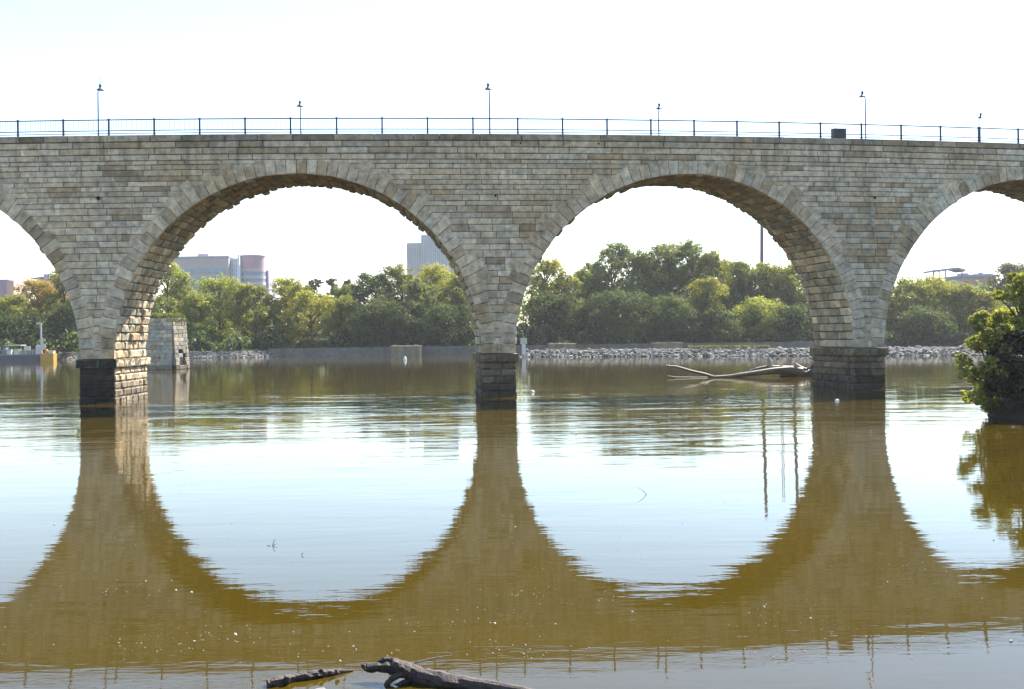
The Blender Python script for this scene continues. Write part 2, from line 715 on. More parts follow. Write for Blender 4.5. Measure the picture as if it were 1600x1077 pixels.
# ------------------------------------------------------------------ railing on the bridge
rail = thing('bridge_railing', Vector(B(0, .2, ZT - .04)), 'thin dark metal railing with slim balusters along the top of the stone bridge', 'railing')
posts_px = [28, 99, 170, 241, 312, 383, 454, 526, 597, 668, 739, 809, 879, 948.5, 1017, 1084.5, 1151.5, 1217.5, 1282, 1346, 1408, 1469.5, 1530, 1591]
ps = [s_at(x, .2, 19.3) for x in posts_px]
for k in range(6):
    ps.insert(0, ps[0] - 3.2)
    ps.append(ps[-1] + 3.2)
rt_ = (.025, .03, .07)
ZP = ZT - .04
for i, s in enumerate(ps):
    mb = MB()
    w = .06 if i != 28 else .1
    mb.box(s - w, s + w, .15, .25, ZP, ZP + 1.2, rt_, B)
    mb.box(s - .2, s + .2, .08, .32, ZP, ZP + .06, rt_, B)
    mb.box(s - w - .01, s + w + .01, .14, .26, ZP + 1.2, ZP + 1.24, rt_, B)
    mb.build('post', M['metal'], rail)
for z, h, nm in ((1.12, .075, 'top_rail'), (.36, .06, 'middle_rail'), (.17, .05, 'bottom_rail')):
    mb = MB()
    for i in range(len(ps) - 1):
        mb.box(ps[i] + .05, ps[i + 1] - .05, .18, .22, ZP + z, ZP + z + h, rt_, B)
    mb.build(nm, M['metal'], rail)
for i in range(len(ps) - 1):
    mb = MB()
    n = 18
    for k in range(1, n):
        s = ps[i] + (ps[i + 1] - ps[i]) * k / n
        mb.box(s - .011, s + .011, .19, .21, ZP + .36, ZP + 1.12, rt_, B)
    mb.build('baluster_panel', M['metal'], rail)

# ------------------------------------------------------------------ lamps on the bridge
lamp_tint = (.10, .09, .14)
lamps = [
    (153.5, .45, .17, 'tall bridge lamp at the near parapet above the leftmost pier'),
    (470, TW - .3, -.04, 'short-looking bridge lamp at the far parapet above the left arch'),
    (765, .45, -.08, 'tall bridge lamp at the near parapet above the middle pier'),
    (1029.5, TW - .3, .05, 'short-looking bridge lamp at the far parapet above the middle arch'),
    (1352.5, .45, -.22, 'tall bridge lamp just right of the dark box on the parapet'),
    (1530, TW - .3, .15, 'short-looking bridge lamp at the far parapet, rightmost of the row'),
]
proto = None
for px, t, off, lab in lamps:
    s = s_at(px, t, 20.0)
    base = Vector(B(s, t, 18.3))
    L = thing('street_lamp', base, lab, 'street lamp', 'lamps along the bridge')
    mb = MB()
    mb.lathe(base, [(.11, 0), (.11, .25), (.055, .3), (.05, 2.2), (.04, 3.55)], lamp_tint, 10)
    mb.build('pole', M['metal'], L)
    mb = MB()
    mb.tube([base + Vector((0, 0, 3.5)), base + Vector((off * .5, 0, 3.72)), base + Vector((off, 0, 3.86))], .03, lamp_tint, 6)
    mb.build('bracket', M['metal'], L)
    mb = MB()
    c = base + Vector((off, 0, 0))
    mb.lathe(c, [(.26, 3.66), (.27, 3.685), (.20, 3.74), (.12, 3.80), (.07, 3.9)], lamp_tint, 14)
    shade = mb.build('lamp_shade', M['metal'], L)
    mb = MB()
    mb.lathe(c, [(.06, 3.9), (.10, 3.93), (.11, 4.02), (.08, 4.08), (.03, 4.1)], lamp_tint, 10)
    cap = mb.build('cap', M['metal'], shade)
    mb = MB()
    mb.lathe(c, [(.022, 4.1), (.018, 4.62)], lamp_tint, 6)
    mb.build('spire', M['metal'], L)

# dark box on the parapet
s = s_at(1313, .3, 19.0)
bb = Vector(B(s, .45, ZP))
cab = thing('utility_cabinet', bb, 'dark brown box standing on the bridge parapet behind the railing', 'cabinet')
mb = MB()
bt = (.032, .026, .026)
mb.box(s - .5, s + .5, .33, .8, ZP + .04, ZP + .78, bt, B)
mb.build('body', M['paint'], cab)
mb = MB()
mb.box(s - .54, s + .54, .29, .84, ZP + .78, ZP + .84, (.02, .022, .03), B)
mb.build('lid', M['paint'], cab)
for k in (-1, 1):
    mb = MB()
    mb.box(s + k * .25 - .22, s + k * .25 + .22, .305, .33, ZP + .1, ZP + .72, (.045, .037, .033), B)
    mb.build('door', M['paint'], cab)
for k in (-.45, .45):
    mb = MB()
    mb.box(s + k - .05, s + k + .05, .36, .77, ZP, ZP + .04, bt, B)
    mb.build('foot', M['paint'], cab)

# ------------------------------------------------------------------ ground, water
def smooth(a, b, x):
    t = max(0., min(1., (x - a) / (b - a)))
    return t * t * (3 - 2 * t)


SHORE = [(0, 14), (15, 26), (30, 32), (45, 29.5), (50, 26.5), (52, 24.2), (54, 23.6), (57, 24.6), (64, 27.6), (75, 31.5), (90, 39), (120, 54), (150, 80), (200, 130), (240, 200)]


def shore_x(y):
    for (a, xa), (b, xb) in zip(SHORE, SHORE[1:]):
        if y <= b:
            return xa + (xb - xa) * (y - a) / (b - a) if y > a else xa
    return 1e9


def ground_z(x, y):
    z = -1.3
    yf = 241 if x > -52 else 241 - 9 * smooth(-52, -60, x)
    d = y - yf
    if d > 0:
        z = max(z, -1.3 + 2.9 * smooth(-1, 5, d) + 2.0 * smooth(5, 30, d) + 4.0 * smooth(30, 200, d))
    if y < 12:
        z = max(z, -1.3 + 4.0 * smooth(12, 0, y))
    if y < 240:
        d = x - shore_x(max(y, 0))
        z = max(z, -.5 + 1.0 * smooth(-1.2, 1.5, d) + 2.2 * smooth(1.5, 12, d)) if d > -1.2 else z
    return z


xs = sorted(set([-3000, -1500, -700, -400, -260] + [x for x in range(-200, 201, 8)] + [x * .8 + 20 for x in range(0, 40)] + [260, 400, 700, 1500, 3000]))
ys = sorted(set([-3000, -800, -200, -60, -20] + [y for y in range(-8, 20, 2)] + [20 + y for y in range(0, 80, 2)] + [y for y in range(100, 225, 8)] + [226 + y for y in range(0, 34, 2)] + [270, 290, 320, 360, 420, 500, 700, 1000, 2000, 4000]))
g = MB()
vs = [(x, y, ground_z(x, y) + (NR.uniform(-.12, .12) if 20 < x < 55 and 20 < y < 110 else 0)) for y in ys for x in xs]
nx = len(xs)
g.add(vs, [(j * nx + i, j * nx + i + 1, (j + 1) * nx + i + 1, (j + 1) * nx + i) for j in range(len(ys) - 1) for i in range(nx - 1)], (.035, .032, .02))
gm = tinted('bank soil', .95, .5, .5, .5, (.025, .03, .012), .05, 3)
tag(g.build('ground', gm), kind='structure')

# water: murky brown river with long low ripples and choppy lanes round the piers
s_ = NT('river water')
pb = s_.n('ShaderNodeBsdfPrincipled')
pb.inputs['IOR'].default_value = 1.333
pb.inputs['Roughness'].default_value = .02
nb1 = s_.noise(.12, 3, .5, s_.pos(.5, 1, 1))
wc = s_.mixc((s_.ramp(nb1, .3, .7), 0), (.040, .0275, .002), (.051, .034, .003))
s_.l(wc, 2, pb, 'Base Color')
sw = s_.noise(.55, 2, .5, s_.pos(.30, 1, 1))
fine = s_.noise(2.6, 3, .55, s_.pos(.28, 1, 1))
chop = s_.noise(.5, 3, .5, s_.pos(.5, 1, 1))
lane = s_.noise(1.0, 5, .65, s_.pos(.05, .2, 1))
geo = s_.n('ShaderNodeNewGeometry')
sep = s_.n('ShaderNodeSeparateXYZ')
s_.l(geo, 'Position', sep, 0)
far1 = s_.ramp(sep, 30, 54, 0, 1, 'Y')
far2 = s_.ramp(sep, 68, 108, 1, .14, 'Y')
far = s_.math('MULTIPLY', (far1, 0), (far2, 0))
lanef = s_.ramp(lane, .46, .72, .22, 1.0)
chf = s_.math('MULTIPLY', (far, 0), (lanef, 0))
h1 = s_.math('MULTIPLY', (sw, 'Fac'), .0075)
h2 = s_.math('MULTIPLY', (fine, 'Fac'), .0027)
h3a = s_.math('MULTIPLY', (chop, 'Fac'), .062)
h3 = s_.math('MULTIPLY', (h3a, 0), (chf, 0))
hs = s_.math('ADD', (h1, 0), (h2, 0))
hs2 = s_.math('ADD', (hs, 0), (h3, 0))
bpn = s_.n('ShaderNodeBump')
bpn.inputs['Strength'].default_value = 1.0
bpn.inputs['Distance'].default_value = 1.0
s_.l(hs2, 0, bpn, 'Height')
s_.l(bpn, 0, pb, 'Normal')
s_.l(pb, 0, s_.out, 0)
wm = MB()
wm.add([(-900, -4, 0), (900, -4, 0), (900, 262, 0), (-900, 262, 0)], [(0, 1, 2, 3)], (0, 0, 0))
tag(wm.build('river_water', s_.m), kind='structure')

# ------------------------------------------------------------------ trees
PAL = {
    'green': (.14, .17, .042), 'yellow': (.28, .27, .05), 'olive': (.20, .205, .045), 'dark': (.07, .095, .036),
    'grey': (.17, .19, .075), 'rust': (.29, .20, .05), 'willow': (.25, .27, .065), 'leaf_shade': (.028, .036, .017), 'bush': (.27, .28, .055), 'dusk': (.11, .105, .085),
}


def tree(name, label, cat, base, h, w, pal, n=4200, leaf=.42, low=.12, lobes=20, group=None, mat='leaf', seed=0, open_=0.0, flatten=.85, lobe=1.0, nsub=11):
    rng = random.Random(seed)
    base = Vector(base)
    T = thing(name, base, label, cat, group)
    cs, rs = [], []
    for i in range(lobes):
        u = low + (1 - low) * ((i + rng.random()) / lobes) ** .85
        k = (u - .42) / .62
        prof_ = w * math.sqrt(max(.04, 1 - k * k))
        a = rng.uniform(0, 6.283)
        lr = w * rng.uniform(.30, .47) * (1.06 - .3 * u) * (1 - open_ * .35) * lobe
        rr = max(0, prof_ - lr * .75) * math.sqrt(rng.uniform(.15, 1))
        z = min(u * h, h - lr * .8)
        cs.append((rr * math.cos(a), rr * math.sin(a), z))
        rs.append(lr)
    trunk = MB()
    tt = (.06, .05, .038)
    bend = Vector((rng.uniform(-.06, .06) * h, rng.uniform(-.03, .03) * h, 0))
    r0 = .018 * h + .05
    tp = [base + Vector((0, 0, -.6)) + bend * 0, base + Vector((0, 0, h * .18)) + bend * .3, base + Vector((0, 0, h * .42)) + bend * .8, base + Vector((0, 0, h * .78)) + bend]
    trunk.tube(tp, [r0 * 1.25, r0, r0 * .7, r0 * .2], tt, 7)
    for c, r in zip(cs, rs):
        c = base + Vector(c)
        q = max(.12, min(.72, (c.z - base.z) / h - .22))
        st = tp[1].lerp(tp[3], max(0, (q - .18) / .6)) if q > .18 else tp[1]
        mid = st.lerp(c, .5) + Vector((0, 0, r * .25))
        trunk.tube([st, mid, c], [r0 * .38, r0 * .25, r0 * .07], tt, 5, cap=False)
    trunk.build('trunk', M['bark'], T)
    # two levels of clumps: leaves gather in small tufts over the surface of each limb's foliage
    rs = np.array(rs)
    cs = np.array(cs)
    pr = np.repeat(rs ** 2, nsub)
    sd_ = NR.normal(size=(len(rs) * nsub, 3)) + np.array([0, 0, .25])
    sd_ /= np.linalg.norm(sd_, axis=1)[:, None]
    sc_ = np.repeat(cs, nsub, 0) + sd_ * (np.repeat(rs, nsub) * NR.uniform(.45, 1.0, len(rs) * nsub))[:, None] * np.array([1, 1, flatten])
    sr_ = np.repeat(rs, nsub) * NR.uniform(.28, .5, len(rs) * nsub) * (11 / nsub) ** .35
    idx = NR.choice(len(pr), n, p=pr / pr.sum())
    d = NR.normal(size=(n, 3))
    d /= np.linalg.norm(d, axis=1)[:, None]
    cen = sc_[idx] + d * (sr_[idx] * (.35 + .75 * NR.random(n) ** .7))[:, None] * np.array([1, 1, .8])
    d = d * .6 + sd_[idx] * .6
    idx = idx // nsub
    cen[:, 2] = np.maximum(cen[:, 2], .02 * h)
    c0 = np.array(PAL[pal])
    lobe_k = NR.normal(1, .13, len(rs)).clip(.7, 1.35)
    tint = c0[None] * (lobe_k[idx] * NR.uniform(.72, 1.3, n))[:, None]
    yel = NR.random(n) < .12
    tint[yel] *= np.array([1.35, 1.12, .8])
    leaves('crown', cen + np.array(base), d * .8 + np.array([0, 0, .5]), leaf * NR.uniform(.6, 1.35, n), tint, M[mat], T)
    return T


# x, top y, half width px, depth, palette, label
TREES = [
    (12, 462, 46, 250, 'olive', 'olive tree at the far left edge above the moored barge'),
    (62, 440, 44, 262, 'rust', 'rusty orange tree below the long low roof at far left'),
    (104, 422, 34, 256, 'olive', 'tall olive tree touching the left side of the leftmost pier'),
    (120, 470, 40, 246, 'dark', 'dark low tree against the left side of the leftmost pier'),
    (28, 492, 52, 246, 'dark', 'dark low tree behind the grey mast and barge'),
    (262, 413, 42, 252, 'willow', 'tall yellow-green willow rising behind the ruined stone pier'),
    (308, 458, 36, 247, 'willow', 'small willow just right of the ruined stone pier'),
    (345, 434, 50, 254, 'willow', 'broad light willow in front of the office block'),
    (398, 447, 40, 250, 'olive', 'rounded olive tree below the round office tower'),
    (446, 437, 42, 256, 'yellow', 'yellow-green domed tree right of the office tower'),
    (492, 438, 17, 320, 'dusk', 'small distant dark tree top left of two similar tops, above the yellow dome trees'),
    (519, 436, 15, 322, 'dusk', 'middle one of three small distant dark tree tops against the sky'),
    (545, 438, 14, 318, 'dusk', 'small distant dark tree top nearest the big tree mass under the left arch'),
    (488, 456, 42, 250, 'yellow', 'yellowish low tree beneath the small distant tree tops'),
    (535, 462, 36, 252, 'olive', 'olive tree filling the dip left of the big tree mass'),
    (582, 428, 42, 258, 'dark', 'dark green tree at the left end of the big tree mass under the left arch'),
    (628, 416, 46, 262, 'olive', 'tall tree with tawny top at the left foot of the apartment tower'),
    (682, 417, 48, 264, 'yellow', 'golden topped tree in front of the apartment tower'),
    (655, 440, 38, 252, 'grey', 'grey-green dome tree in front of the golden topped tree'),
    (722, 428, 42, 256, 'olive', 'olive tree meeting the left side of the middle pier'),
    (765, 436, 42, 258, 'green', 'green tree behind the middle pier'),
    (600, 470, 52, 247, 'dark', 'broad dark tree above the leftmost mooring cell'),
    (700, 478, 50, 247, 'dark', 'broad dark tree left of the middle pier base'),
    (856, 408, 40, 258, 'yellow', 'bright yellow-green tree just right of the middle pier'),
    (912, 424, 30, 262, 'green', 'green tree in the dip between the bright tree and the tall cottonwoods'),
    (958, 383, 38, 266, 'grey', 'tall open cottonwood at the left end of the tall row'),
    (1002, 393, 40, 268, 'green', 'cottonwood with a lower top inside the tall row'),
    (1043, 382, 38, 266, 'grey', 'tall cottonwood in the middle of the tall row'),
    (1080, 379, 40, 268, 'green', 'tallest cottonwood with bare limbs showing against the sky'),
    (1112, 396, 34, 264, 'olive', 'open cottonwood at the right end of the tall row'),
    (1106, 436, 36, 252, 'yellow', 'golden domed tree in front of the tallest cottonwood'),
    (1156, 410, 36, 262, 'green', 'green tree just left of the tall dark smokestack pole'),
    (1192, 412, 38, 264, 'olive', 'olive tree at the foot of the tall dark smokestack pole'),
    (1238, 414, 40, 262, 'olive', 'olive tree left of the right pier'),
    (1186, 466, 46, 250, 'willow', 'pale willow leaning over the far bank left of the right pier'),
    (868, 458, 52, 250, 'dark', 'dark tree right of the white sign on the rock dyke'),
    (965, 456, 54, 250, 'dark', 'dark broad tree below the left end of the tall cottonwoods'),
    (1046, 462, 54, 250, 'dark', 'dark broad tree below the middle of the tall cottonwoods'),
    (1118, 484, 44, 247, 'dark', 'dark low tree below the golden domed tree'),
    (1240, 478, 46, 248, 'dark', 'dark low tree touching the left side of the right pier'),
    (1300, 432, 44, 258, 'green', 'green tree behind the right pier'),
    (1418, 436, 40, 256, 'olive', 'olive tree just right of the right pier'),
    (1462, 434, 44, 260, 'yellow', 'yellow-green tree below the thin canopy roof'),
    (1502, 446, 38, 254, 'olive', 'olive tree below the red banded building'),
    (1540, 458, 36, 256, 'olive', 'olive tree half hidden by the near bush on the right bank'),
    (1440, 482, 46, 247, 'dark', 'dark low tree right of the right pier above the dyke'),
    (1578, 412, 38, 300, 'dusk', 'dull purplish tree rising behind the near bush at the right edge'),
    (886, 432, 36, 256, 'olive', 'olive tree right beside the bright yellow-green tree by the middle pier'),
    (928, 412, 34, 270, 'grey', 'grey-green tree just left of the tall cottonwood row'),
    (1022, 404, 52, 276, 'green', 'broad green tree closing the gap behind the tall cottonwood row'),
    (1134, 408, 38, 270, 'grey', 'grey-green tree between the tall cottonwood row and the smokestack pole'),
    (1214, 420, 38, 268, 'green', 'green tree between the smokestack pole and the right pier'),
    (540, 448, 34, 264, 'green', 'green tree behind the dip left of the big tree mass'),
    (1368, 440, 42, 258, 'green', 'green tree hidden mostly behind the right pier shaft'),
]
for i, (x, yt, hw, D, pal, lab) in enumerate(TREES):
    top = P(x, yt, D)
    bz = ground_z(top.x, D)
    h = top.z - bz
    w = hw * D / F
    tall = yt < 400
    tree('broadleaf_tree', lab, 'tree', (top.x, D, bz), h * 1.02, w * (1.3 if tall else 1.18), pal, n=int(6500 + 95 * w * h), leaf=.22, low=.06 if not tall else .1,
         lobes=32 if not tall else 46, group='trees on the far bank', seed=100 + i, open_=.18 if tall else .05)

# understorey along the far bank
n = 30000
xx = NR.uniform(-135, 112, n)
yy = NR.uniform(242.5, 258, n) - np.where(xx < -58, 8, 0)
hh = 3.2 + 2.4 * np.sin(xx * .31) * np.sin(xx * .113 + 1) + 1.2 * np.sin(xx * .9)
zz = 1.0 + NR.random(n) ** .8 * np.maximum(1.5, hh)
tn = np.array(PAL['dark'])[None] * NR.uniform(.6, 1.4, n)[:, None]
o = leaves('undergrowth', np.stack([xx, yy, zz], 1), NR.normal(size=(n, 3)) + np.array([0, 0, .6]), .42 * NR.uniform(.6, 1.4, n), tn, M['leaf'])
tag(o, 'dark tangled undergrowth along the foot of the far trees', 'undergrowth', kind='stuff')

# woods further back that close the gaps between the crowns
n = 60000
xx = NR.uniform(-190, 190, n)
yy = NR.uniform(285, 330, n)
hh = 11 + 3 * np.sin(xx * .17) * np.sin(xx * .061 + 2) + 2.0 * np.sin(xx * .55 + yy * .2) + 1.0 * np.sin(xx * 1.3)
hh *= np.clip((np.abs(xx + 32) - 8) / 14, .55, 1)
zz = 2.5 + (1 - NR.random(n) ** 1.7) * hh
tn = np.array(PAL['green'])[None] * NR.uniform(.55, 1.3, n)[:, None]
o = leaves('distant_wood', np.stack([xx, yy, zz], 1), NR.normal(size=(n, 3)) * .7 + np.array([0, 0, .7]), .5 * NR.uniform(.6, 1.4, n), tn, M['leaf'])
tag(o, 'distant mass of woods glimpsed between the far bank trees', 'woods', kind='stuff')

# pale bare sapling on the far bank
p = P(359, 549, 238)
sap = thing('bare_sapling', p, 'pale leafless sapling on the far bank right of the ruined pier', 'sapling')
mb = MB()
mb.tube([p, p + Vector((0, 0, 2.6))], [.07, .04], (.3, .28, .24), 6)
mb.build('trunk', M['bark'], sap)
mb = MB()
for k in range(26):
    z = R.uniform(1.2, 2.8)
    a = R.uniform(0, 6.28)
    l = R.uniform(.5, 1.3)
    q = p + Vector((0, 0, z))
    mb.tube([q, q + Vector((math.cos(a) * l * .5, math.sin(a) * l * .5, l * 1.2))], [.035, .015], (.3, .29, .25), 4)
mb.build('twigs', M['bark'], sap)

# ------------------------------------------------------------------ near bush on the right bank
def bush(label, px, ybase, ytop, hwpx, D, pal, n, leaf, seed, open_=.2, low=.03):
    b = P(px, ybase, D)
    t = P(px, ytop, D)
    z = ground_z(b.x, D)
    return tree('riverside_bush', label, 'bush', (b.x, D, max(z, 0)), t.z - max(z, 0), hwpx * D / F, pal, n=n, leaf=leaf, low=low, lobes=52, mat='leaf_near', seed=seed, open_=open_, lobe=.72, nsub=26, group='bushes on the right bank')


bush('tall yellow-green bush leaning over the water at the right edge', 1604, 640, 424, 66, 56, 'bush', 30000, .08, 501)
bush('lower leafy bush at the waterline left of the tall right bush', 1550, 640, 486, 56, 54, 'bush', 22000, .075, 502)
bush('dark bush at the waterline in the bottom right shade', 1608, 652, 515, 66, 53, 'leaf_shade', 22000, .085, 504)  # leaf tint darkened to paint in the shade here
bush('unseen bush added past the right edge to shade the tall right bush', 1700, 640, 400, 85, 60, 'green', 20000, .13, 503)  # unseen bush, placed off frame to cast shade
# trees added on the right bank, mostly beyond the frame, to shade the bushes
for k, (x_, y_, h_, w_) in enumerate(((42.5, 66, 15, 5.5), (37.5, 62, 12, 4.2), (43, 59, 13, 5), (51, 72, 16, 6), (34.5, 55, 9.5, 4.2))):
    tree('broadleaf_tree', 'tree added beyond the right edge to shade the right bank bushes', 'tree', (x_, y_, ground_z(x_, y_)), h_, w_, 'green', n=9000, leaf=.22, low=.05, lobes=26, group='trees on the right bank', seed=700 + k, open_=.1)

# ------------------------------------------------------------------ far bank works
# rock dyke
a, b_ = Vector((1.5, 203, 0)), Vector((82, 168, 0))
dy = MB()
rr_ = random.Random(5)
dirv = (b_ - a)
nrm_ = Vector((-dirv.y, dirv.x, 0)).normalized()
if nrm_.y < 0:
    nrm_ = -nrm_
for k in range(40):
    q0, q1 = a + dirv * (k / 40), a + dirv * ((k + 1) / 40)
    hgt = lambda f: 1.25 * smooth(0, .03, f)
    h0, h1 = hgt(k / 40), hgt((k + 1) / 40)
    dy.add([q0 + Vector((0, 0, -1)) - nrm_ * 1.5, q1 + Vector((0, 0, -1)) - nrm_ * 1.5, q1 + nrm_ * 1.2 + Vector((0, 0, h1)), q0 + nrm_ * 1.2 + Vector((0, 0, h0)),
            q1 + nrm_ * 5 + Vector((0, 0, h1)), q0 + nrm_ * 5 + Vector((0, 0, h0)), q1 + nrm_ * 9 + Vector((0, 0, -1)), q0 + nrm_ * 9 + Vector((0, 0, -1))],
           [(0, 1, 2, 3), (3, 2, 4, 5), (5, 4, 6, 7)], (.2, .19, .17))
for k in range(3000):
    f = rr_.random()
    u = rr_.random()
    q = a + dirv * f + nrm_ * (-1.3 + 3.2 * u) + Vector((0, 0, (-.1 + 1.35 * u) * smooth(-.01, .025, f) if u < .92 else 1.2))
    k_ = rr_.choice((.45, .7, .9, 1.1, 1.3, 1.7)) * rr_.uniform(.85, 1.15)
    dy.stone(q, rr_.choice((.16, .2, .25, .3, .36, .5)) * rr_.uniform(.8, 1.15), (.15 * k_, .14 * k_, .125 * k_), rr_)
tag(dy.build('riprap_dyke', M['rock']), 'low dyke of pale broken rock across the river behind the right piers', 'rock dyke', kind='stuff')
# rocky shore on the left
rs_ = MB()
for k in range(1500):
    x = rr_.uniform(-95.5, -50)
    yb = 231.5 if x < -58 else 231.5 + (x + 58) * 1.1
    u = rr_.random()
    q = Vector((x, yb + u * 3.5, -.05 + u * 1.3))
    k_ = rr_.uniform(.55, 1.3)
    rs_.stone(q, rr_.uniform(.15, .5), (.17 * k_, .16 * k_, .14 * k_), rr_)
tag(rs_.build('rocky_shore', M['rock']), 'strip of pale rocks along the far waterline under the left arch', 'rocks', kind='stuff')

# long concrete lock wall
lw = MB()
x0, x1 = P(420, 553, 239).x, P(1345, 545, 239).x
n = 34
for k in range(n):
    xa, xb = x0 + (x1 - x0) * k / n, x0 + (x1 - x0) * (k + 1) / n
    kk = R.uniform(.85, 1.1)
    lw.box(xa + .03, xb - .03, 239, 240.2, -1.2, 1.75 + R.uniform(-.02, .02), (.155 * kk, .145 * kk, .13 * kk))
lw.box(x0, x1, 239.08, 240.1, -1.2, 1.7, (.12, .12, .12))
tag(lw.build('lock_wall', M['concrete']), 'long low grey concrete wall at the foot of the far trees', 'wall')

cells = [
    (611, 657, 541.5, 555, 234, 'tan boxy mooring cell by the lock wall left of the middle pier'),
    (857, 900, 538, 549, 236, 'tan boxy mooring cell behind the dyke nearest the white sign'),
    (1020, 1067, 536.5, 549, 236, 'tan boxy mooring cell behind the dyke beyond the driftwood tip'),
]
for xa, xb, yt, yb, D, lab in cells:
    p0, p1 = P(xa, yb, D), P(xb, yt, D)
    c = thing('mooring_cell', ((p0.x + p1.x) / 2, D + 1.5, 0), lab, 'mooring cell', 'mooring cells by the lock wall')
    mb = MB()
    nn = 9
    zt = p1.z
    for k in range(nn):     # folded sheet piles
        xa_, xb_ = p0.x + (p1.x - p0.x) * k / nn, p0.x + (p1.x - p0.x) * (k + 1) / nn
        oy = .0 if k % 2 else .16
        kk = R.uniform(.85, 1.1)
        mb.box(xa_, xb_ - .02, D + oy, D + 3.4, -1.2, zt, (.24 * kk, .21 * kk, .15 * kk))
    mb.build('sheet_piling', M['concrete'], c)
    mb = MB()
    mb.box(p0.x - .1, p1.x + .1, D - .1, D + 3.5, zt, zt + .18, (.34, .29, .21))
    mb.build('cap', M['concrete'], c)
    mb = MB()
    for k in range(9):
        mb.stone((R.uniform(p0.x + .3, p1.x - .3), D + R.uniform(.4, 2.8), zt + .22), R.uniform(.12, .28), (.3, .22, .15), R)
    mb.build('rubble_fill', M['rock'], c)

# grass tuft strip on the dyke
n = 2500
f_ = NR.uniform(.36, .52, n)
gx = np.array(a)[None] + np.array(dirv)[None] * f_[:, None] + np.array(nrm_)[None] * NR.uniform(1.5, 4, n)[:, None]
gx[:, 2] = 1.25 + NR.random(n) * .55
o = leaves('dry_grass', gx, NR.normal(size=(n, 3)), .17 * NR.uniform(.6, 1.4, n), np.array((.13, .125, .05))[None] * NR.uniform(.6, 1.3, n)[:, None], M['leaf'])
tag(o, 'yellowed grass growing on top of the rock dyke', 'grass', kind='stuff')

# white sign at the dyke's left end
q = P(818.5, 549, 201)
sg = thing('river_sign', (q.x, q.y, .9), 'small pale square board on a white post at the left tip of the rock dyke', 'sign')
mb = MB()
zb = P(818, 551, 201).z
mb.box(q.x - .36, q.x + .36, 200.9, 201.3, .5, P(818, 538, 201).z, (.62, .62, .64))
mb.build('post', M['paint'], sg)
mb = MB()
mb.box(q.x - .62, q.x + .62, 200.8, 200.9, P(818, 538, 201).z, P(818, 528, 201).z, (.5, .5, .42))
mb.build('board', M['paint'], sg)
mb = MB()
mb.tube([(q.x - .05, 201, P(818, 538, 201).z), (q.x - .05, 201, P(818, 524, 201).z)], .07, (.3, .3, .3), 6)
mb.build('light_stub', M['paint'], sg)

# buoy and white floats
def floaty(name, px, py, r, lab, cat, shape):
    c = W(px, py)
    c.z = 0
    o = MB()
    if shape == 'can':
        o.lathe(c, [(r * .8, -.3), (r, 0), (r, r * 1.2), (r * .6, r * 1.6), (r * .55, r * 2.4), (r * .2, r * 2.6)], (.75, .75, .72), 12)
    else:
        o.lathe(c, [(r * .5, -r * .6), (r * .95, -r * .2), (r, r * .15), (r * .8, r * .6), (r * .4, r * .9), (r * .08, r)], (.8, .8, .78), 12)
    return tag(o.build(name, M['paint'], smooth=True), lab, cat)


floaty('channel_buoy', 633, 563, .27, 'small white buoy on the river in front of the left mooring cell', 'buoy', 'can')
floaty('white_float', 832, 613, .16, 'round white float on the water right of the middle pier', 'float', 'ball')
floaty('white_float', 1308, 627, .14, 'round white float on the water below the right pier', 'float', 'ball')

# ------------------------------------------------------------------ ruined pier
D = 152.0
ru = thing('ruined_pier', P(262, 578, D), 'short ruined stone pier standing alone in the river behind the leftmost bridge pier', 'ruined pier')
ang = math.radians(-13)
pl, pr = P(214, 577, D), P(270, 577, D)
corner = Vector((pr.x, D, 0))
ux = Vector((math.cos(ang), math.sin(ang), 0))
uy = Vector((-math.sin(ang), math.cos(ang), 0))
ztop = P(270, 497, D).z
Wd, Ln = 6.6, 3.7
mb = MB()
zz = [-1.2, 0] + [ztop * k / 13 for k in range(1, 14)]


def bat(z):
    return .55 * (1 - max(0, z) / ztop)


def RF(u, v, d):     # front face: u 0..Wd leftwards from the corner
    return corner - ux * u + uy * (-d - bat(v)) + Vector((0, 0, v)) - ux * (-bat(v) if u < .01 else 0)


def RS(u, v, d):     # right face
    return corner + uy * u + ux * (d + bat(v)) + Vector((0, 0, v)) - uy * (bat(v) if u < .01 else 0)


for i in range(len(zz) - 1):
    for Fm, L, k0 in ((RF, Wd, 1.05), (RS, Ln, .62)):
        cuts = split(0, L, .7, 1.5)
        for k in range(len(cuts) - 1):
            c = stone_tint(.05, (.36, .345, .30))
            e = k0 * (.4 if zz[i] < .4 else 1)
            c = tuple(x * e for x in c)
            if Fm is RS and zz[i] < 2.4 and .9 < cuts[k] < 2.2:
                c = (.012, .012, .012)
                pq = -.25
            else:
                pq = R.uniform(0, .06)
            qd = [(cuts[k], zz[i]), (cuts[k + 1], zz[i]), (cuts[k + 1], zz[i + 1]), (cuts[k], zz[i + 1])]
            if Fm is RF:
                qd = [(cuts[k + 1], zz[i]), (cuts[k], zz[i]), (cuts[k], zz[i + 1]), (cuts[k + 1], zz[i + 1])]
            mb.block(qd, Fm, pq, c, gap=.012, bev=.05, back=-.4, rough=.03)
mb.build('masonry', M['stone'], ru)
mb = MB()
for u0, u1, v0, v1, z1 in ((0.2, Wd, .2, Ln, ztop - .1),):
    cs_ = [corner - ux * u0 + uy * v0, corner - ux * u1 + uy * v0, corner - ux * u1 + uy * v1, corner - ux * u0 + uy * v1]
    mb.add([c + Vector((0, 0, -1.2)) for c in cs_] + [c + Vector((0, 0, z1)) for c in cs_], [(0, 3, 2, 1), (4, 5, 6, 7), (0, 1, 5, 4), (1, 2, 6, 5), (2, 3, 7, 6), (3, 0, 4, 7)], (.1, .095, .08))
mb.build('rubble_core', M['mortar'], ru)
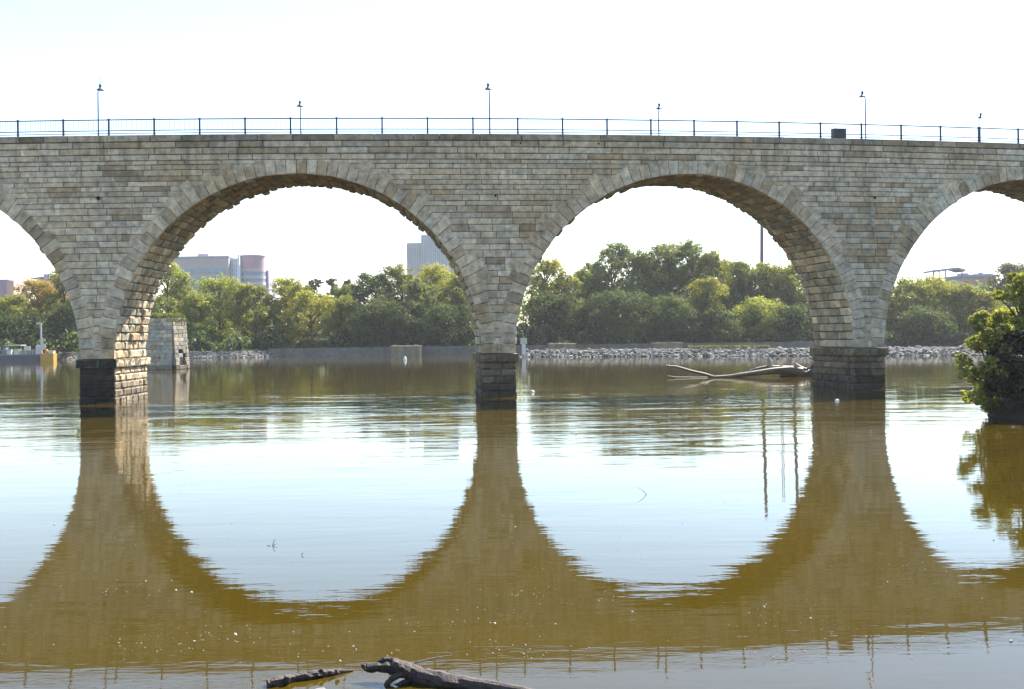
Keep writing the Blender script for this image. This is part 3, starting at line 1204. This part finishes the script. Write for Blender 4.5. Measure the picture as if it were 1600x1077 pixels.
n = 3500
u_, v_ = NR.uniform(0, Wd, n), NR.uniform(0, Ln, n)
cen = np.array(corner)[None] - u_[:, None] * np.array(ux)[None] + v_[:, None] * np.array(uy)[None]
hump = .35 + .5 * np.abs(np.sin(u_ * 1.1 + 1))
cen[:, 2] = ztop - .1 + NR.random(n) * hump
droop = (u_ < .5)
cen[droop, 2] -= NR.random(droop.sum()) * 1.2
cen[droop] += np.array(ux)[None] * .25
leaves('grass_cap', cen, NR.normal(size=(n, 3)), .13 * NR.uniform(.6, 1.5, n), np.array((.13, .14, .045))[None] * NR.uniform(.6, 1.4, n)[:, None], M['leaf'], ru)

# ------------------------------------------------------------------ barge and gear at far left
D = 228.0
pxm = D / F


def zat(y, x=50):
    return P(x, y, D).z


def xat(x):
    return P(x, 550, D).x


bg_ = thing('work_barge', (xat(20), D + 2, 0), 'low flat dark work barge moored at the far left bank', 'barge')
mb = MB()
X0, X1 = xat(-70), xat(64)
mb.add([(X0, D, -.4), (X1 - .6, D, -.4), (X1, D, zat(554.2)), (X0, D, zat(554.2)), (X0, D + 6, -.4), (X1 - .6, D + 6, -.4), (X1, D + 6, zat(554.2)), (X0, D + 6, zat(554.2))],
       [(0, 1, 2, 3), (5, 4, 7, 6), (1, 5, 6, 2), (4, 0, 3, 7), (3, 2, 6, 7), (0, 4, 5, 1)], (.085, .08, .11))
mb.build('hull', M['paint'], bg_)
mb = MB()
mb.box(X0, X1, D - .12, D, zat(555.6), zat(553.8), (.16, .15, .2))
mb.build('rub_rail', M['paint'], bg_)
for x0_, x1_, y0_, y1_, tc in ((-60, -8, 552, 543, (.25, .28, .3)), (6, 13, 552, 547, (.5, .48, .45)), (18, 26, 552, 547.5, (.6, .58, .45)), (27, 36, 552, 548.5, (.25, .28, .25)), (38, 52, 552, 547, (.16, .17, .2)), (0, 5, 552, 543, (.12, .2, .18))):
    mb = MB()
    mb.box(xat(x0_), xat(x1_), D + 1.2, D + 2.4, zat(554.2), zat(y1_), tc)
    gb = mb.build('deck_box', M['paint'], bg_)
    mb = MB()
    mb.box(xat(x0_) - .04, xat(x1_) + .04, D + 1.16, D + 2.44, zat(y1_), zat(y1_) + .14, tuple(c * .7 for c in tc))
    mb.build('lid', M['paint'], gb)
mb = MB()
for k in range(14):
    x = X0 + (X1 - X0) * (k + .5) / 14
    mb.tube([(x, D + .3, zat(554.2)), (x, D + .3, zat(547))], .045, (.3, .32, .32), 5)
mb.box(X0, X1, D + .27, D + .33, zat(547.5), zat(547), (.3, .32, .32))
mb.build('guard_rail', M['paint'], bg_)
mb = MB()
mb.box(xat(-4), xat(23), D + 3, D + 5.5, zat(540.5), zat(538.8), (.4, .38, .34))
for x in (-3, 8, 22):
    mb.tube([(xat(x), D + 3.2, zat(554.2)), (xat(x), D + 3.2, zat(540.5))], .06, (.2, .2, .2), 5)
mb.build('canopy', M['paint'], bg_)

wsg = thing('notice_board', (xat(40.5), D + .6, zat(554.2)), 'small pale square notice board on a post left of the grey mast', 'sign')
mb = MB()
mb.box(xat(35.5), xat(45.5), D + .55, D + .65, zat(548), zat(541), (.6, .6, .5))
mb.build('board', M['paint'], wsg)
mb = MB()
for x in (38, 43):
    mb.tube([(xat(x), D + .7, zat(554.2)), (xat(x), D + .7, zat(542))], .06, (.4, .38, .3), 5)
mb.build('post', M['paint'], wsg)

ms = thing('signal_mast', (xat(61), D + 1, zat(554.2)), 'tall grey mast with a short arm at the far left above the barge', 'mast')
mb = MB()
mb.tube([(xat(61.5), D + 1, zat(553)), (xat(61), D + 1, zat(505))], [.24, .17], (.42, .41, .48), 10)
mb.build('pole', M['paint'], ms)
mb = MB()
mb.box(xat(54), xat(62.5), D + .9, D + 1.1, zat(507), zat(505), (.5, .6, .55))
mb.build('arm', M['paint'], ms)
mb = MB()
mb.lathe((xat(57.5), D + .8, 0), [(.55, zat(554.5)), (.55, zat(541.5)), (.4, zat(540)), (.1, zat(539.2))], (.55, .52, .56), 12)
mb.build('drum', M['paint'], ms)
mb = MB()
cx_, cz_ = xat(65.8), zat(542.5)
vs, n = [], 18
for y in (D + .6, D + .7):
    for k in range(n):
        t = 2 * math.pi * k / n
        vs.append((cx_ + .55 * math.cos(t), y, cz_ + .62 * math.sin(t)))
mb.add(vs, [tuple(range(n)), tuple(range(2 * n - 1, n - 1, -1))] + [(k, n + k, n + (k + 1) % n, (k + 1) % n) for k in range(n)], (.42, .52, .46))
mb.build('round_board', M['paint'], ms)
mb = MB()
mb.tube([(xat(64.4), D + .8, zat(545)), (xat(64.4), D + .8, zat(528))], .13, (.42, .45, .33), 6)
mb.build('side_post', M['paint'], ms)

yb = thing('yellow_container', (xat(77), D + 1, 0), 'bright yellow box-like float with orange gear at the right end of the barge', 'container')
mb = MB()
mb.box(xat(64.6), xat(85), D - .5, D + 1.2, -.2, zat(553.2), (.46, .27, .035))
mb.box(xat(64.6) - .04, xat(85) + .04, D - .54, D + 1.24, zat(553.6), zat(552.8), (.5, .32, .09))
mb.build('hull', M['paint'], yb)
mb = MB()
mb.box(xat(76), xat(83.5), D - .1, D + 1, zat(552.8), zat(549.5), (.6, .52, .42))
mb.box(xat(75.6), xat(84), D - .2, D + 1.1, zat(549.5), zat(548.7), (.65, .6, .55))
mb.build('hatch', M['paint'], yb)
mb = MB()
mb.lathe((xat(71.5), D + .4, 0), [(.4, zat(552.8)), (.45, zat(550)), (.3, zat(547)), (.1, zat(546))], (.6, .2, .03), 10)
mb.build('orange_winch', M['paint'], yb)

# ------------------------------------------------------------------ far buildings
def bxz(x0, x1, y0, y1, D):
    """x range and z range of a pixel box at depth D"""
    p, q = P(x0, y1, D), P(x1, y0, D)
    return p.x, q.x, p.z, q.z


D = 450.0
ob = thing('office_block', P(340, 520, D), 'broad pale brick office block with bluish window bands and a round tower', 'building')
x0, x1, _, zt = bxz(266, 357, 402, 520, D)
wc_ = (.34, .285, .275)
mb = MB()
mb.box(x0, x1, D, D + 25, 0, zt, wc_)
mb.build('wall', M['facade'], ob)
mb = MB()
mb.box(x0 - .2, x1 + .2, D - .3, D + 25, zt, zt + .6, (.33, .31, .36))
mb.build('roof_edge', M['facade'], ob)
xa, xb, za, zb = bxz(303, 320, 396, 403, D)
mb = MB()
mb.box(xa, xb, D + 5, D + 12, zt + .6, zb + .4, (.30, .28, .36))
mb.build('penthouse', M['facade'], ob)
for (ya, yb_) in ((420, 427), (432, 439), (445, 451)):
    _, _, za, zb = bxz(300, 340, ya, yb_, D)
    mb = MB()
    mb.box(x0 + .5, x1 - 1.5, D - .25, D, za, zb, (.17, .24, .28))
    nn = 26
    for k in range(nn):
        xx_ = x0 + .5 + (x1 - x0 - 2) * k / nn
        mb.box(xx_ - .06, xx_ + .06, D - .32, D - .25, za, zb, (.25, .26, .28))
    mb.build('window_band', M['glass'], ob)
xa, xb, za, zb = bxz(357, 374, 402, 520, D)
mb = MB()
mb.box(xa, xb, D + 3, D + 20, 0, zb - .3, (.22, .27, .34))
for k in range(1, 6):
    xx_ = xa + (xb - xa) * k / 6
    mb.box(xx_ - .12, xx_ + .12, D + 2.85, D + 3, 5, zb - .5, (.45, .47, .52))
for k in range(16):
    z = zb - .8 - k * 1.8
    mb.box(xa, xb, D + 2.9, D + 3.02, z, z + .16, (.42, .44, .5))
mb.build('glass_stair', M['glass'], ob)
mb = MB()
xq = P(374.5, 450, D).x
mb.box(xq - .35, xq + .35, D - 1.5, D - .6, 0, zt + 1, (.52, .52, .55))
mb.build('corner_fin', M['facade'], ob)
# round tower: half-cylinder front
cxt, rt2 = P(387, 450, D).x, (P(407.5, 450, D).x - P(366.5, 450, D).x) / 2
ztt = P(387, 399.5, D).z


def drum(mb, r, z0, z1, c, n=28):
    mb.lathe((cxt, D + 8, 0), [(r, z0), (r, z1)], c, n)


mb = MB()
drum(mb, rt2, 0, ztt, (.33, .215, .235))
rtw = mb.build('round_tower', M['facade'], ob)
mb = MB()
drum(mb, rt2 + .25, ztt, ztt + .5, (.26, .24, .36))
mb.build('tower_parapet', M['facade'], rtw)
for (ya, yb_, c, nm) in ((419, 424, (.36, .3, .27), 'tower_band'), (424, 430, (.15, .19, .26), 'tower_window'), (430, 435, (.36, .33, .3), 'tower_band'), (435, 440, (.15, .18, .25), 'tower_window'), (440, 445, (.36, .33, .3), 'tower_band'), (445, 450, (.15, .18, .25), 'tower_window')):
    _, _, za, zb = bxz(380, 390, ya, yb_, D)
    mb = MB()
    drum(mb, rt2 + (.2 if 'band' in nm else .1), za + .02, zb - .02, c)
    mb.build(nm, M['glass'] if 'window' in nm else M['facade'], rtw)
xa, xb, za, zb = bxz(400, 411, 420, 520, D)
mb = MB()
mb.box(xa, xb, D + 10, D + 24, 0, zb, (.26, .24, .32))
mb.build('side_wing', M['facade'], ob)

D = 600.0
ap = thing('apartment_tower', P(675, 520, D), 'tall pale blue-grey apartment tower behind the trees under the left arch', 'building')
xa, xb, za, zb = bxz(636.5, 659.5, 379, 520, D)
mb = MB()
mb.box(xa, xb, D + 2, D + 25, 0, zb, (.30, .31, .34))
mb.build('lower_wing', M['facade'], ap)
xc, xd, zc, zd = bxz(659.5, 712, 366, 520, D)
mb = MB()
mb.box(xc + .05, xd, D, D + 30, 0, zd, (.32, .33, .355))
mb.build('main_block', M['facade'], ap)
for (A, Bx, yy_, zt2, n, nm) in ((xa, xb, D + 2, zb, 8, 'pilaster'), (xc, xd, D, zd, 16, 'pilaster')):
    for k in range(n + 1):
        xx_ = A + .3 + (Bx - A - .6) * k / n
        mb = MB()
        mb.box(xx_ - .18, xx_ + .18, yy_ - .5, yy_, 10, zt2 - 1.2, (.36, .365, .385))
        mb.build(nm, M['facade'], ap)
    for k in range(n):
        x0_ = A + .3 + (Bx - A - .6) * (k + .3) / n
        x1_ = A + .3 + (Bx - A - .6) * (k + .75) / n
        mb = MB()
        mb.box(x0_, x1_, yy_ - .06, yy_, 12, zt2 - 3, (.27, .28, .31))
        mb.build('window_column', M['glass'], ap)

D = 420.0
xa, xb, za, zb = bxz(-40, 14, 438, 520, D)
rb = thing('low_brick_building', ((xa + xb) / 2, D, 3), 'low reddish building at the far left edge above the trees', 'building')
mb = MB()
mb.box(xa, xb, D, D + 14, 0, zb, (.30, .2, .24))
mb.build('wall', M['facade'], rb)
x2, x3, _, z3 = bxz(13, 25, 439, 520, D)
mb = MB()
mb.box(xb, x3, D - 2, D + 10, 0, z3, (.42, .29, .24))
mb.build('side_wall', M['facade'], rb)
mb = MB()
mb.box(xa - .2, xb + .1, D - .2, D + 14, zb, zb + .35, (.22, .2, .3))
mb.build('roof_edge', M['facade'], rb)
xa, xb, za, zb = bxz(37, 96, 430, 520, D)
lb = thing('long_roofed_building', ((xa + xb) / 2, D + 10, 3), 'long grey building with a flat overhanging roof at the far left', 'building')
mb = MB()
mb.add([(xa + .8, D + 10, 0), (xb, D + 10, 0), (xb, D + 10, zb + .6), (xa + .8, D + 10, zb - .8), (xa + .8, D + 24, 0), (xb, D + 24, 0), (xb, D + 24, zb + .6), (xa + .8, D + 24, zb - .8)],
       [(0, 1, 2, 3), (5, 4, 7, 6), (1, 5, 6, 2), (4, 0, 3, 7), (3, 2, 6, 7)], (.24, .22, .28))
mb.build('wall', M['facade'], lb)
mb = MB()
mb.add([(xa - 1, D + 9, zb - .8), (xb + 1, D + 9, zb + .7), (xb + 1, D + 9, zb + 1.2), (xa - 1, D + 9, zb - .4), (xa - 1, D + 25, zb - .8), (xb + 1, D + 25, zb + .7), (xb + 1, D + 25, zb + 1.2), (xa - 1, D + 25, zb - .4)],
       [(0, 1, 2, 3), (5, 4, 7, 6), (1, 5, 6, 2), (4, 0, 3, 7), (3, 2, 6, 7), (0, 4, 5, 1)], (.2, .2, .3))
mb.build('roof', M['facade'], lb)
x2, x3, _, z3 = bxz(54, 63.5, 426.5, 440, D)
mb = MB()
mb.box(x2, x3, D + 8, D + 14, zb - 1, z3, (.33, .27, .34))
mb.build('stair_box', M['facade'], lb)

D = 330.0
xa, xb, za, zb = bxz(462, 482, 448.5, 480, D)
gh = thing('grey_house', ((xa + xb) / 2, D, 4), 'small grey gabled house peeping over the trees right of the office tower', 'building')
mb = MB()
mb.box(xa, xb, D, D + 8, 0, zb - .6, (.3, .29, .33))
mb.build('wall', M['facade'], gh)
mb = MB()
ym = D + 4
mb.add([(xa - .3, D - .3, zb - .6), (xb + .3, D - .3, zb - .6), (xb + .3, ym, zb + .4), (xa - .3, ym, zb + .4), (xa - .3, D + 8.3, zb - .6), (xb + .3, D + 8.3, zb - .6)],
       [(0, 1, 2, 3), (3, 2, 5, 4), (0, 3, 4), (1, 5, 2)], (.2, .18, .22))
mb.build('roof', M['facade'], gh)

D = 430.0
xa, xb, za, zb = bxz(1503, 1556, 433, 520, D)
db = thing('red_banded_building', ((xa + xb) / 2, D, 3), 'low grey building with a red band and flat roof above the trees at right', 'building')
mb = MB()
mb.box(xa, xb, D, D + 15, 0, zb, (.3, .27, .25))
mb.build('wall', M['facade'], db)
_, _, za, zc = bxz(1503, 1556, 438.5, 443.5, D)
mb = MB()
mb.box(xa - .1, xb + .1, D - .3, D, za, zc, (.36, .11, .09))
mb.build('red_band', M['facade'], db)
_, _, zc, zd = bxz(1503, 1556, 429.5, 433, D)
mb = MB()
mb.box(xa - 1, xb + 1, D - 1.5, D + 16, zb, zd, (.22, .2, .3))
rfd = mb.build('roof', M['facade'], db)
for k in range(7):
    mb = MB()
    x2 = xa + (xb - xa) * (k + .5) / 7
    mb.box(x2 - R.uniform(.5, 1.2), x2 + .9, D + 2, D + 4, zd, zd + R.uniform(.4, 1.5), (.25, .23, .32))
    mb.build('roof_plant', M['facade'], rfd)

D = 400.0
xa, xb, za, zb = bxz(1457, 1509, 420, 436, D)
cn = thing('canopy_roof', ((xa + xb) / 2, D, 3), 'thin ridged canopy roof on slender columns above the trees right of the right pier', 'canopy')
mb = MB()
xm = P(1496, 420, D).x
zl, zp, zr = P(1457, 422.5, D).z, P(1496, 417.5, D).z, P(1511, 421, D).z
for (xA, zA, xB, zB) in ((xa, zl, xm, zp), (xm, zp, xb, zr)):
    mb.add([(xA, D, zA - .75), (xB, D, zB - .85), (xB, D, zB), (xA, D, zA), (xA, D + 9, zA - .75), (xB, D + 9, zB - .85), (xB, D + 9, zB), (xA, D + 9, zA)],
           [(0, 1, 2, 3), (5, 4, 7, 6), (3, 2, 6, 7), (0, 4, 5, 1), (1, 5, 6, 2), (4, 0, 3, 7)], (.2, .2, .3))
mb.build('roof', M['facade'], cn)
for px in (1461, 1469, 1479, 1505):
    x2 = P(px, 425, D).x
    mb = MB()
    mb.tube([(x2, D + 1, 3), (x2, D + 1, P(px, 421.5, D).z)], .26, (.2, .18, .22), 6)
    mb.build('column', M['facade'], cn)

for px, yt, w, lab in ((1451.5, 420, .22, 'short dark pole left of the thin canopy roof'), (1515.5, 419, .14, 'thin pole nearest the right end of the canopy roof'), (1524.5, 408.5, .1, 'thinnest and tallest pole above the red banded building'), (1533, 421.5, .24, 'stout short pole above the red banded building')):
    p = P(px, yt, D)
    mb = MB()
    mb.lathe((p.x, D - 4, 0), [(w * 1.4, 2), (w, 8), (w * .8, p.z), (w * 1.3, p.z + .05), (w * 1.3, p.z + .4), (.02, p.z + .5)], (.2, .19, .24), 8)
    tag(mb.build('light_pole', M['facade']), lab, 'pole', 'poles above the far right trees')

# tall stacks seen through the middle arch
D = 400.0
for px, r0, r1, lab, tc in ((1188.5, .8, .5, 'thick dark pole rising above the trees under the middle arch, leftmost of the poles', (.045, .03, .075)),
                            (1218, .2, .17, 'thin pale pole left of its twin under the middle arch', (.3, .29, .4)),
                            (1220.8, .2, .17, 'thin pale pole right of its twin under the middle arch', (.3, .29, .32)),
                            (1237.5, .75, .5, 'dark pole close against the right curve of the middle arch', (.045, .03, .09)),
                            (1266, .7, .5, 'dark pole hidden behind the right pier and seen only mirrored in the water', (.045, .03, .075))):
    p = P(px, 410, D)
    mb = MB()
    lean = .45 if r0 > .3 else 0
    Ht = 64 if r0 > .3 else 58
    mb.tube([(p.x, D, 2), (p.x + lean, D, Ht * .5), (p.x + 2 * lean, D, Ht)], [r0, (r0 + r1) / 2, r1], tc, 10)
    for k in range(1, 7):
        z = Ht * k / 7
        rr2 = r0 + (r1 - r0) * k / 7
        mb.tube([(p.x + 2 * lean * z / Ht, D, z), (p.x + 2 * lean * z / Ht, D, z + .3)], rr2 * 1.12, tc, 10)
    tag(mb.build('tall_pole', M['facade']), lab, 'pole', 'tall poles beyond the middle arch')

# ------------------------------------------------------------------ driftwood by the right pier
D = 103.0


def pp(*pts):
    return [P(x, y, D + dd) for x, y, dd in pts]


wt, wd_ = (.13, .105, .075), (.06, .05, .035)
dr = thing('driftwood_tree', P(1180, 588, D), 'long stranded driftwood trunk with bare branches lying left of the right pier', 'driftwood')
mb = MB()
mb.tube(pp((1108, 590, 0), (1140, 588.5, 0), (1180, 583, 0), (1210, 579, 0), (1235, 578, 0), (1252, 582, 0)), [.16, .2, .24, .33, .42, .55], wt, 9, jit=.1)
mb.tube(pp((1218, 587, .3), (1240, 587, .3), (1262, 586, .3), (1284, 584, .6)), [.2, .34, .5, .45], wd_, 9, jit=.15)
mb.build('trunk', M['wood'], dr)
mb = MB()
mb.tube(pp((1041, 571.5, 0), (1056, 573, 0), (1080, 580, 0), (1102, 585, 0), (1118, 590, 0)), [.09, .12, .14, .15, .17], wt, 7, jit=.1)
mb.build('branch', M['wood'], dr)
mb = MB()
mb.tube(pp((1042, 587.5, .5), (1056, 590, .4), (1085, 590.5, .3), (1120, 590.5, 0)), [.04, .09, .1, .12], wd_, 7, jit=.1)
mb.build('branch', M['wood'], dr)
mb = MB()
mb.tube(pp((1163, 583, 1), (1178, 577, 1), (1198, 573, 1), (1225, 573.5, 1), (1250, 575, 1), (1266, 579, 1)), [.08, .13, .17, .18, .2, .16], wt, 7, jit=.1)
for (xx0, yy0, xx1, yy1) in ((1180, 577, 1179, 573), (1194, 573, 1195, 571), (1170, 580, 1167, 577)):
    mb.tube(pp((xx0, yy0, 1), (xx1, yy1, 1)), [.07, .03], wd_, 5)
mb.build('branch', M['wood'], dr)
mb = MB()
mb.tube(pp((1204, 574, 1), (1202, 562, 1), (1200, 557, 1)), [.26, .18, .1], (.3, .27, .25), 7, jit=.2)
mb.tube(pp((1220, 573, 1), (1221, 569.5, 1)), [.17, .1], (.5, .48, .45), 6)
mb.tube(pp((1245, 575, .5), (1246, 569, .5)), [.28, .14], (.42, .34, .3), 7, jit=.2)
mb.build('stub', M['wood'], dr)
mb = MB()
mb.tube(pp((1240, 580, .2), (1244, 572, .2), (1251, 576, .2), (1250, 586, .2)), [.5, .42, .38, .3], (.36, .29, .23), 8, jit=.2)
for (x_, y_, x2_, y2_, r_) in ((1262, 588, 1277, 560, .22), (1268, 588, 1262, 574, .2), (1272, 585, 1279, 572, .28), (1258, 590, 1278, 591, .3), (1266, 566, 1279, 568, .1), (1263, 557, 1279, 569, .1), (1276, 566, 1268, 557, .08), (1270, 578, 1256, 571, .1)):
    pale = y2_ < 570 and r_ < .15
    mb.tube(pp((x_, y_, .4), ((x_ + x2_) / 2 + R.uniform(-2, 2), (y_ + y2_) / 2, .6), (x2_, y2_, .3)), [r_, r_ * .9, r_ * .5], (.34, .3, .26) if pale else (.05, .045, .035), 6, jit=.2)
mb.build('root_mass', M['wood'], dr)

# ------------------------------------------------------------------ driftwood in the foreground
D = 14.0
lg = thing('driftwood_log', P(700, 1066, D), 'dark forked driftwood log at the bottom edge of the picture', 'driftwood')
ft = (.058, .036, .029)
fd = (.022, .016, .013)


def curve(pts, rads, sub=5):
    """smooth (Catmull-Rom) version of a polyline"""
    out, ro = [], []
    n = len(pts)
    for i in range(n - 1):
        p0, p1, p2, p3 = pts[max(i - 1, 0)], pts[i], pts[i + 1], pts[min(i + 2, n - 1)]
        for k in range(sub):
            t = k / sub
            out.append(.5 * ((2 * p1) + (p2 - p0) * t + (2 * p0 - 5 * p1 + 4 * p2 - p3) * t * t + (3 * p1 - p0 - 3 * p2 + p3) * t ** 3))
            ro.append(rads[i] + (rads[i + 1] - rads[i]) * t)
    out.append(pts[-1])
    ro.append(rads[-1])
    return out, ro


mb = MB()
q, r = curve(pp((612, 1037, .0), (634, 1046, 0), (655, 1058, .0), (690, 1064, -.12), (740, 1070, -.27), (815, 1081, -.53), (880, 1095, -.86)), [.06, .10, .13, .115, .095, .065, .05])
mb.tube(q, r, ft, 12, jit=.12)
mb.build('trunk', M['wood'], lg)
mb = MB()
q, r = curve(pp((565, 1038.5, .1), (575, 1044, .08), (592, 1043, .05), (612, 1044, .02), (632, 1048, 0)), [.015, .055, .065, .08, .1])
mb.tube(q, r, fd, 9, jit=.2)
mb.build('branch', M['wood'], lg)
mb = MB()
q, r = curve(pp((585, 1041, .12), (597, 1032.5, .1), (612, 1032, .06), (630, 1041, 0)), [.02, .035, .04, .06])
mb.tube(q, r, fd, 9, jit=.18)
mb.build('branch', M['wood'], lg)
mb = MB()
q, r = curve(pp((630, 1051, -.05), (614, 1060, -.08), (605, 1069, -.1), (600, 1082, -.12)), [.05, .042, .035, .028])
mb.tube(q, r, ft, 8, jit=.12)
mb.build('branch', M['wood'], lg)
mb = MB()
q, r = curve(pp((644, 1062, -.03), (630, 1067, -.08), (612, 1075, -.1)), [.05, .035, .02])
mb.tube(q, r, fd, 8, jit=.12)
mb.build('branch', M['wood'], lg)
mb = MB()
q, r = curve(pp((632, 1038, .02), (655, 1034, .2), (680, 1028, .5), (708, 1024, .9)), [.022, .014, .01, .006])
mb.tube(q, r, fd, 6)
mb.build('twig', M['wood'], lg)

D = 14.3
l2 = thing('sunken_log', P(475, 1060, D), 'short half sunken knobbly log left of the forked log', 'driftwood')
mb = MB()
q, r = curve([W(418, 1069, .03), W(438, 1065, .035), W(460, 1060, .03), W(490, 1055, .04), W(515, 1051.5, .03), W(552, 1047, .01)], [.06, .075, .062, .06, .055, .012])
mb.tube(q, r, ft, 10, jit=.16)
mb.build('trunk', M['wood'], l2)
mb = MB()
for (x_, y_, r_) in ((502, 1050, .05), (527, 1050, .045), (448, 1062, .05)):
    mb.stone(W(x_, y_, .07), r_, fd, R, (1, 1, 1.1))
mb.build('knot', M['wood'], l2)
mb = MB()
c = P(541, 1080, 13.2)
mb.stone(W(502, 1081), .1, (.16, .14, .14), R, (1.3, 1, .5))
tag(mb.build('river_stone', M['rock']), 'small rounded stone breaking the water below the sunken log', 'stone')

def fork(px, py, arms, lab):
    p = W(px, py)
    mb = MB()
    for (dx, dy) in arms:
        e = P(px + dx, py + dy, p.y)
        mb.tube([p + Vector((0, 0, -.05)), p.lerp(e, .5) + Vector((0, 0, .015)), e], [.009, .007, .004], (.12, .11, .10), 5)
    tag(mb.build('floating_twig', M['wood']), lab, 'twig')


fork(1013, 773, ((-18, -12), (-19, 9), (3, 1)), 'thin forked twig lying on the bright water under the middle arch')
fork(425, 853, ((-8, 0), (8, -3), (5, -10)), 'small forked twig sticking out of the calm water under the left arch')
fork(470, 868, ((5, -4), (-3, 3)), 'tiny bent twig right of the small forked twig under the left arch')

# foam flecks drifting on the near water
fm = MB()
fr = random.Random(21)
drift = [(fr.uniform(-40, 1640), 1025 - abs(fr.gauss(0, 1)) * 55) for _ in range(26)]
for k in range(420):
    if fr.random() < .6:
        cx0, cy0 = fr.choice(drift)
        x_, y_ = cx0 + fr.gauss(0, 45), cy0 + fr.gauss(0, 5)
    else:
        x_, y_ = fr.uniform(-60, 1660), fr.uniform(690, 1040)
    p = W(x_, min(max(y_, 680), 1048))
    r = fr.uniform(.004, .012) * (1 if fr.random() < .93 else 2.2)
    n = 6
    vs = [(p.x + r * fr.uniform(.7, 1.6) * math.cos(6.283 * j / n), p.y + r * fr.uniform(.7, 1.4) * math.sin(6.283 * j / n), .002) for j in range(n)]
    vs += [(p.x + (v[0] - p.x) * .6, p.y + (v[1] - p.y) * .6, .002 + r * .7) for v in vs[:n]]
    fm.add(vs, [tuple(range(n, 2 * n))] + [(j, (j + 1) % n, n + (j + 1) % n, n + j) for j in range(n)], (.5, .48, .42))
tag(fm.build('foam_flecks', M['foam']), 'white foam flecks scattered over the brown water', 'foam', kind='stuff')

# ------------------------------------------------------------------ air
HAZE = .00013
if HAZE:
    hz = NT('river haze')
    pv = hz.n('ShaderNodeVolumePrincipled')
    pv.inputs['Color'].default_value = (.93, .95, 1, 1)
    pv.inputs['Density'].default_value = HAZE
    pv.inputs['Anisotropy'].default_value = .3
    hz.l(pv, 0, hz.out, 'Volume')
    mb = MB()
    mb.box(-3100, 3100, -3100, 4100, -2.5, 90, (1, 1, 1))
    o = mb.build('haze', hz.m)
    tag(o, kind='stuff')
    o['label'] = 'thin bright haze in the air over the river'
    o['category'] = 'haze'
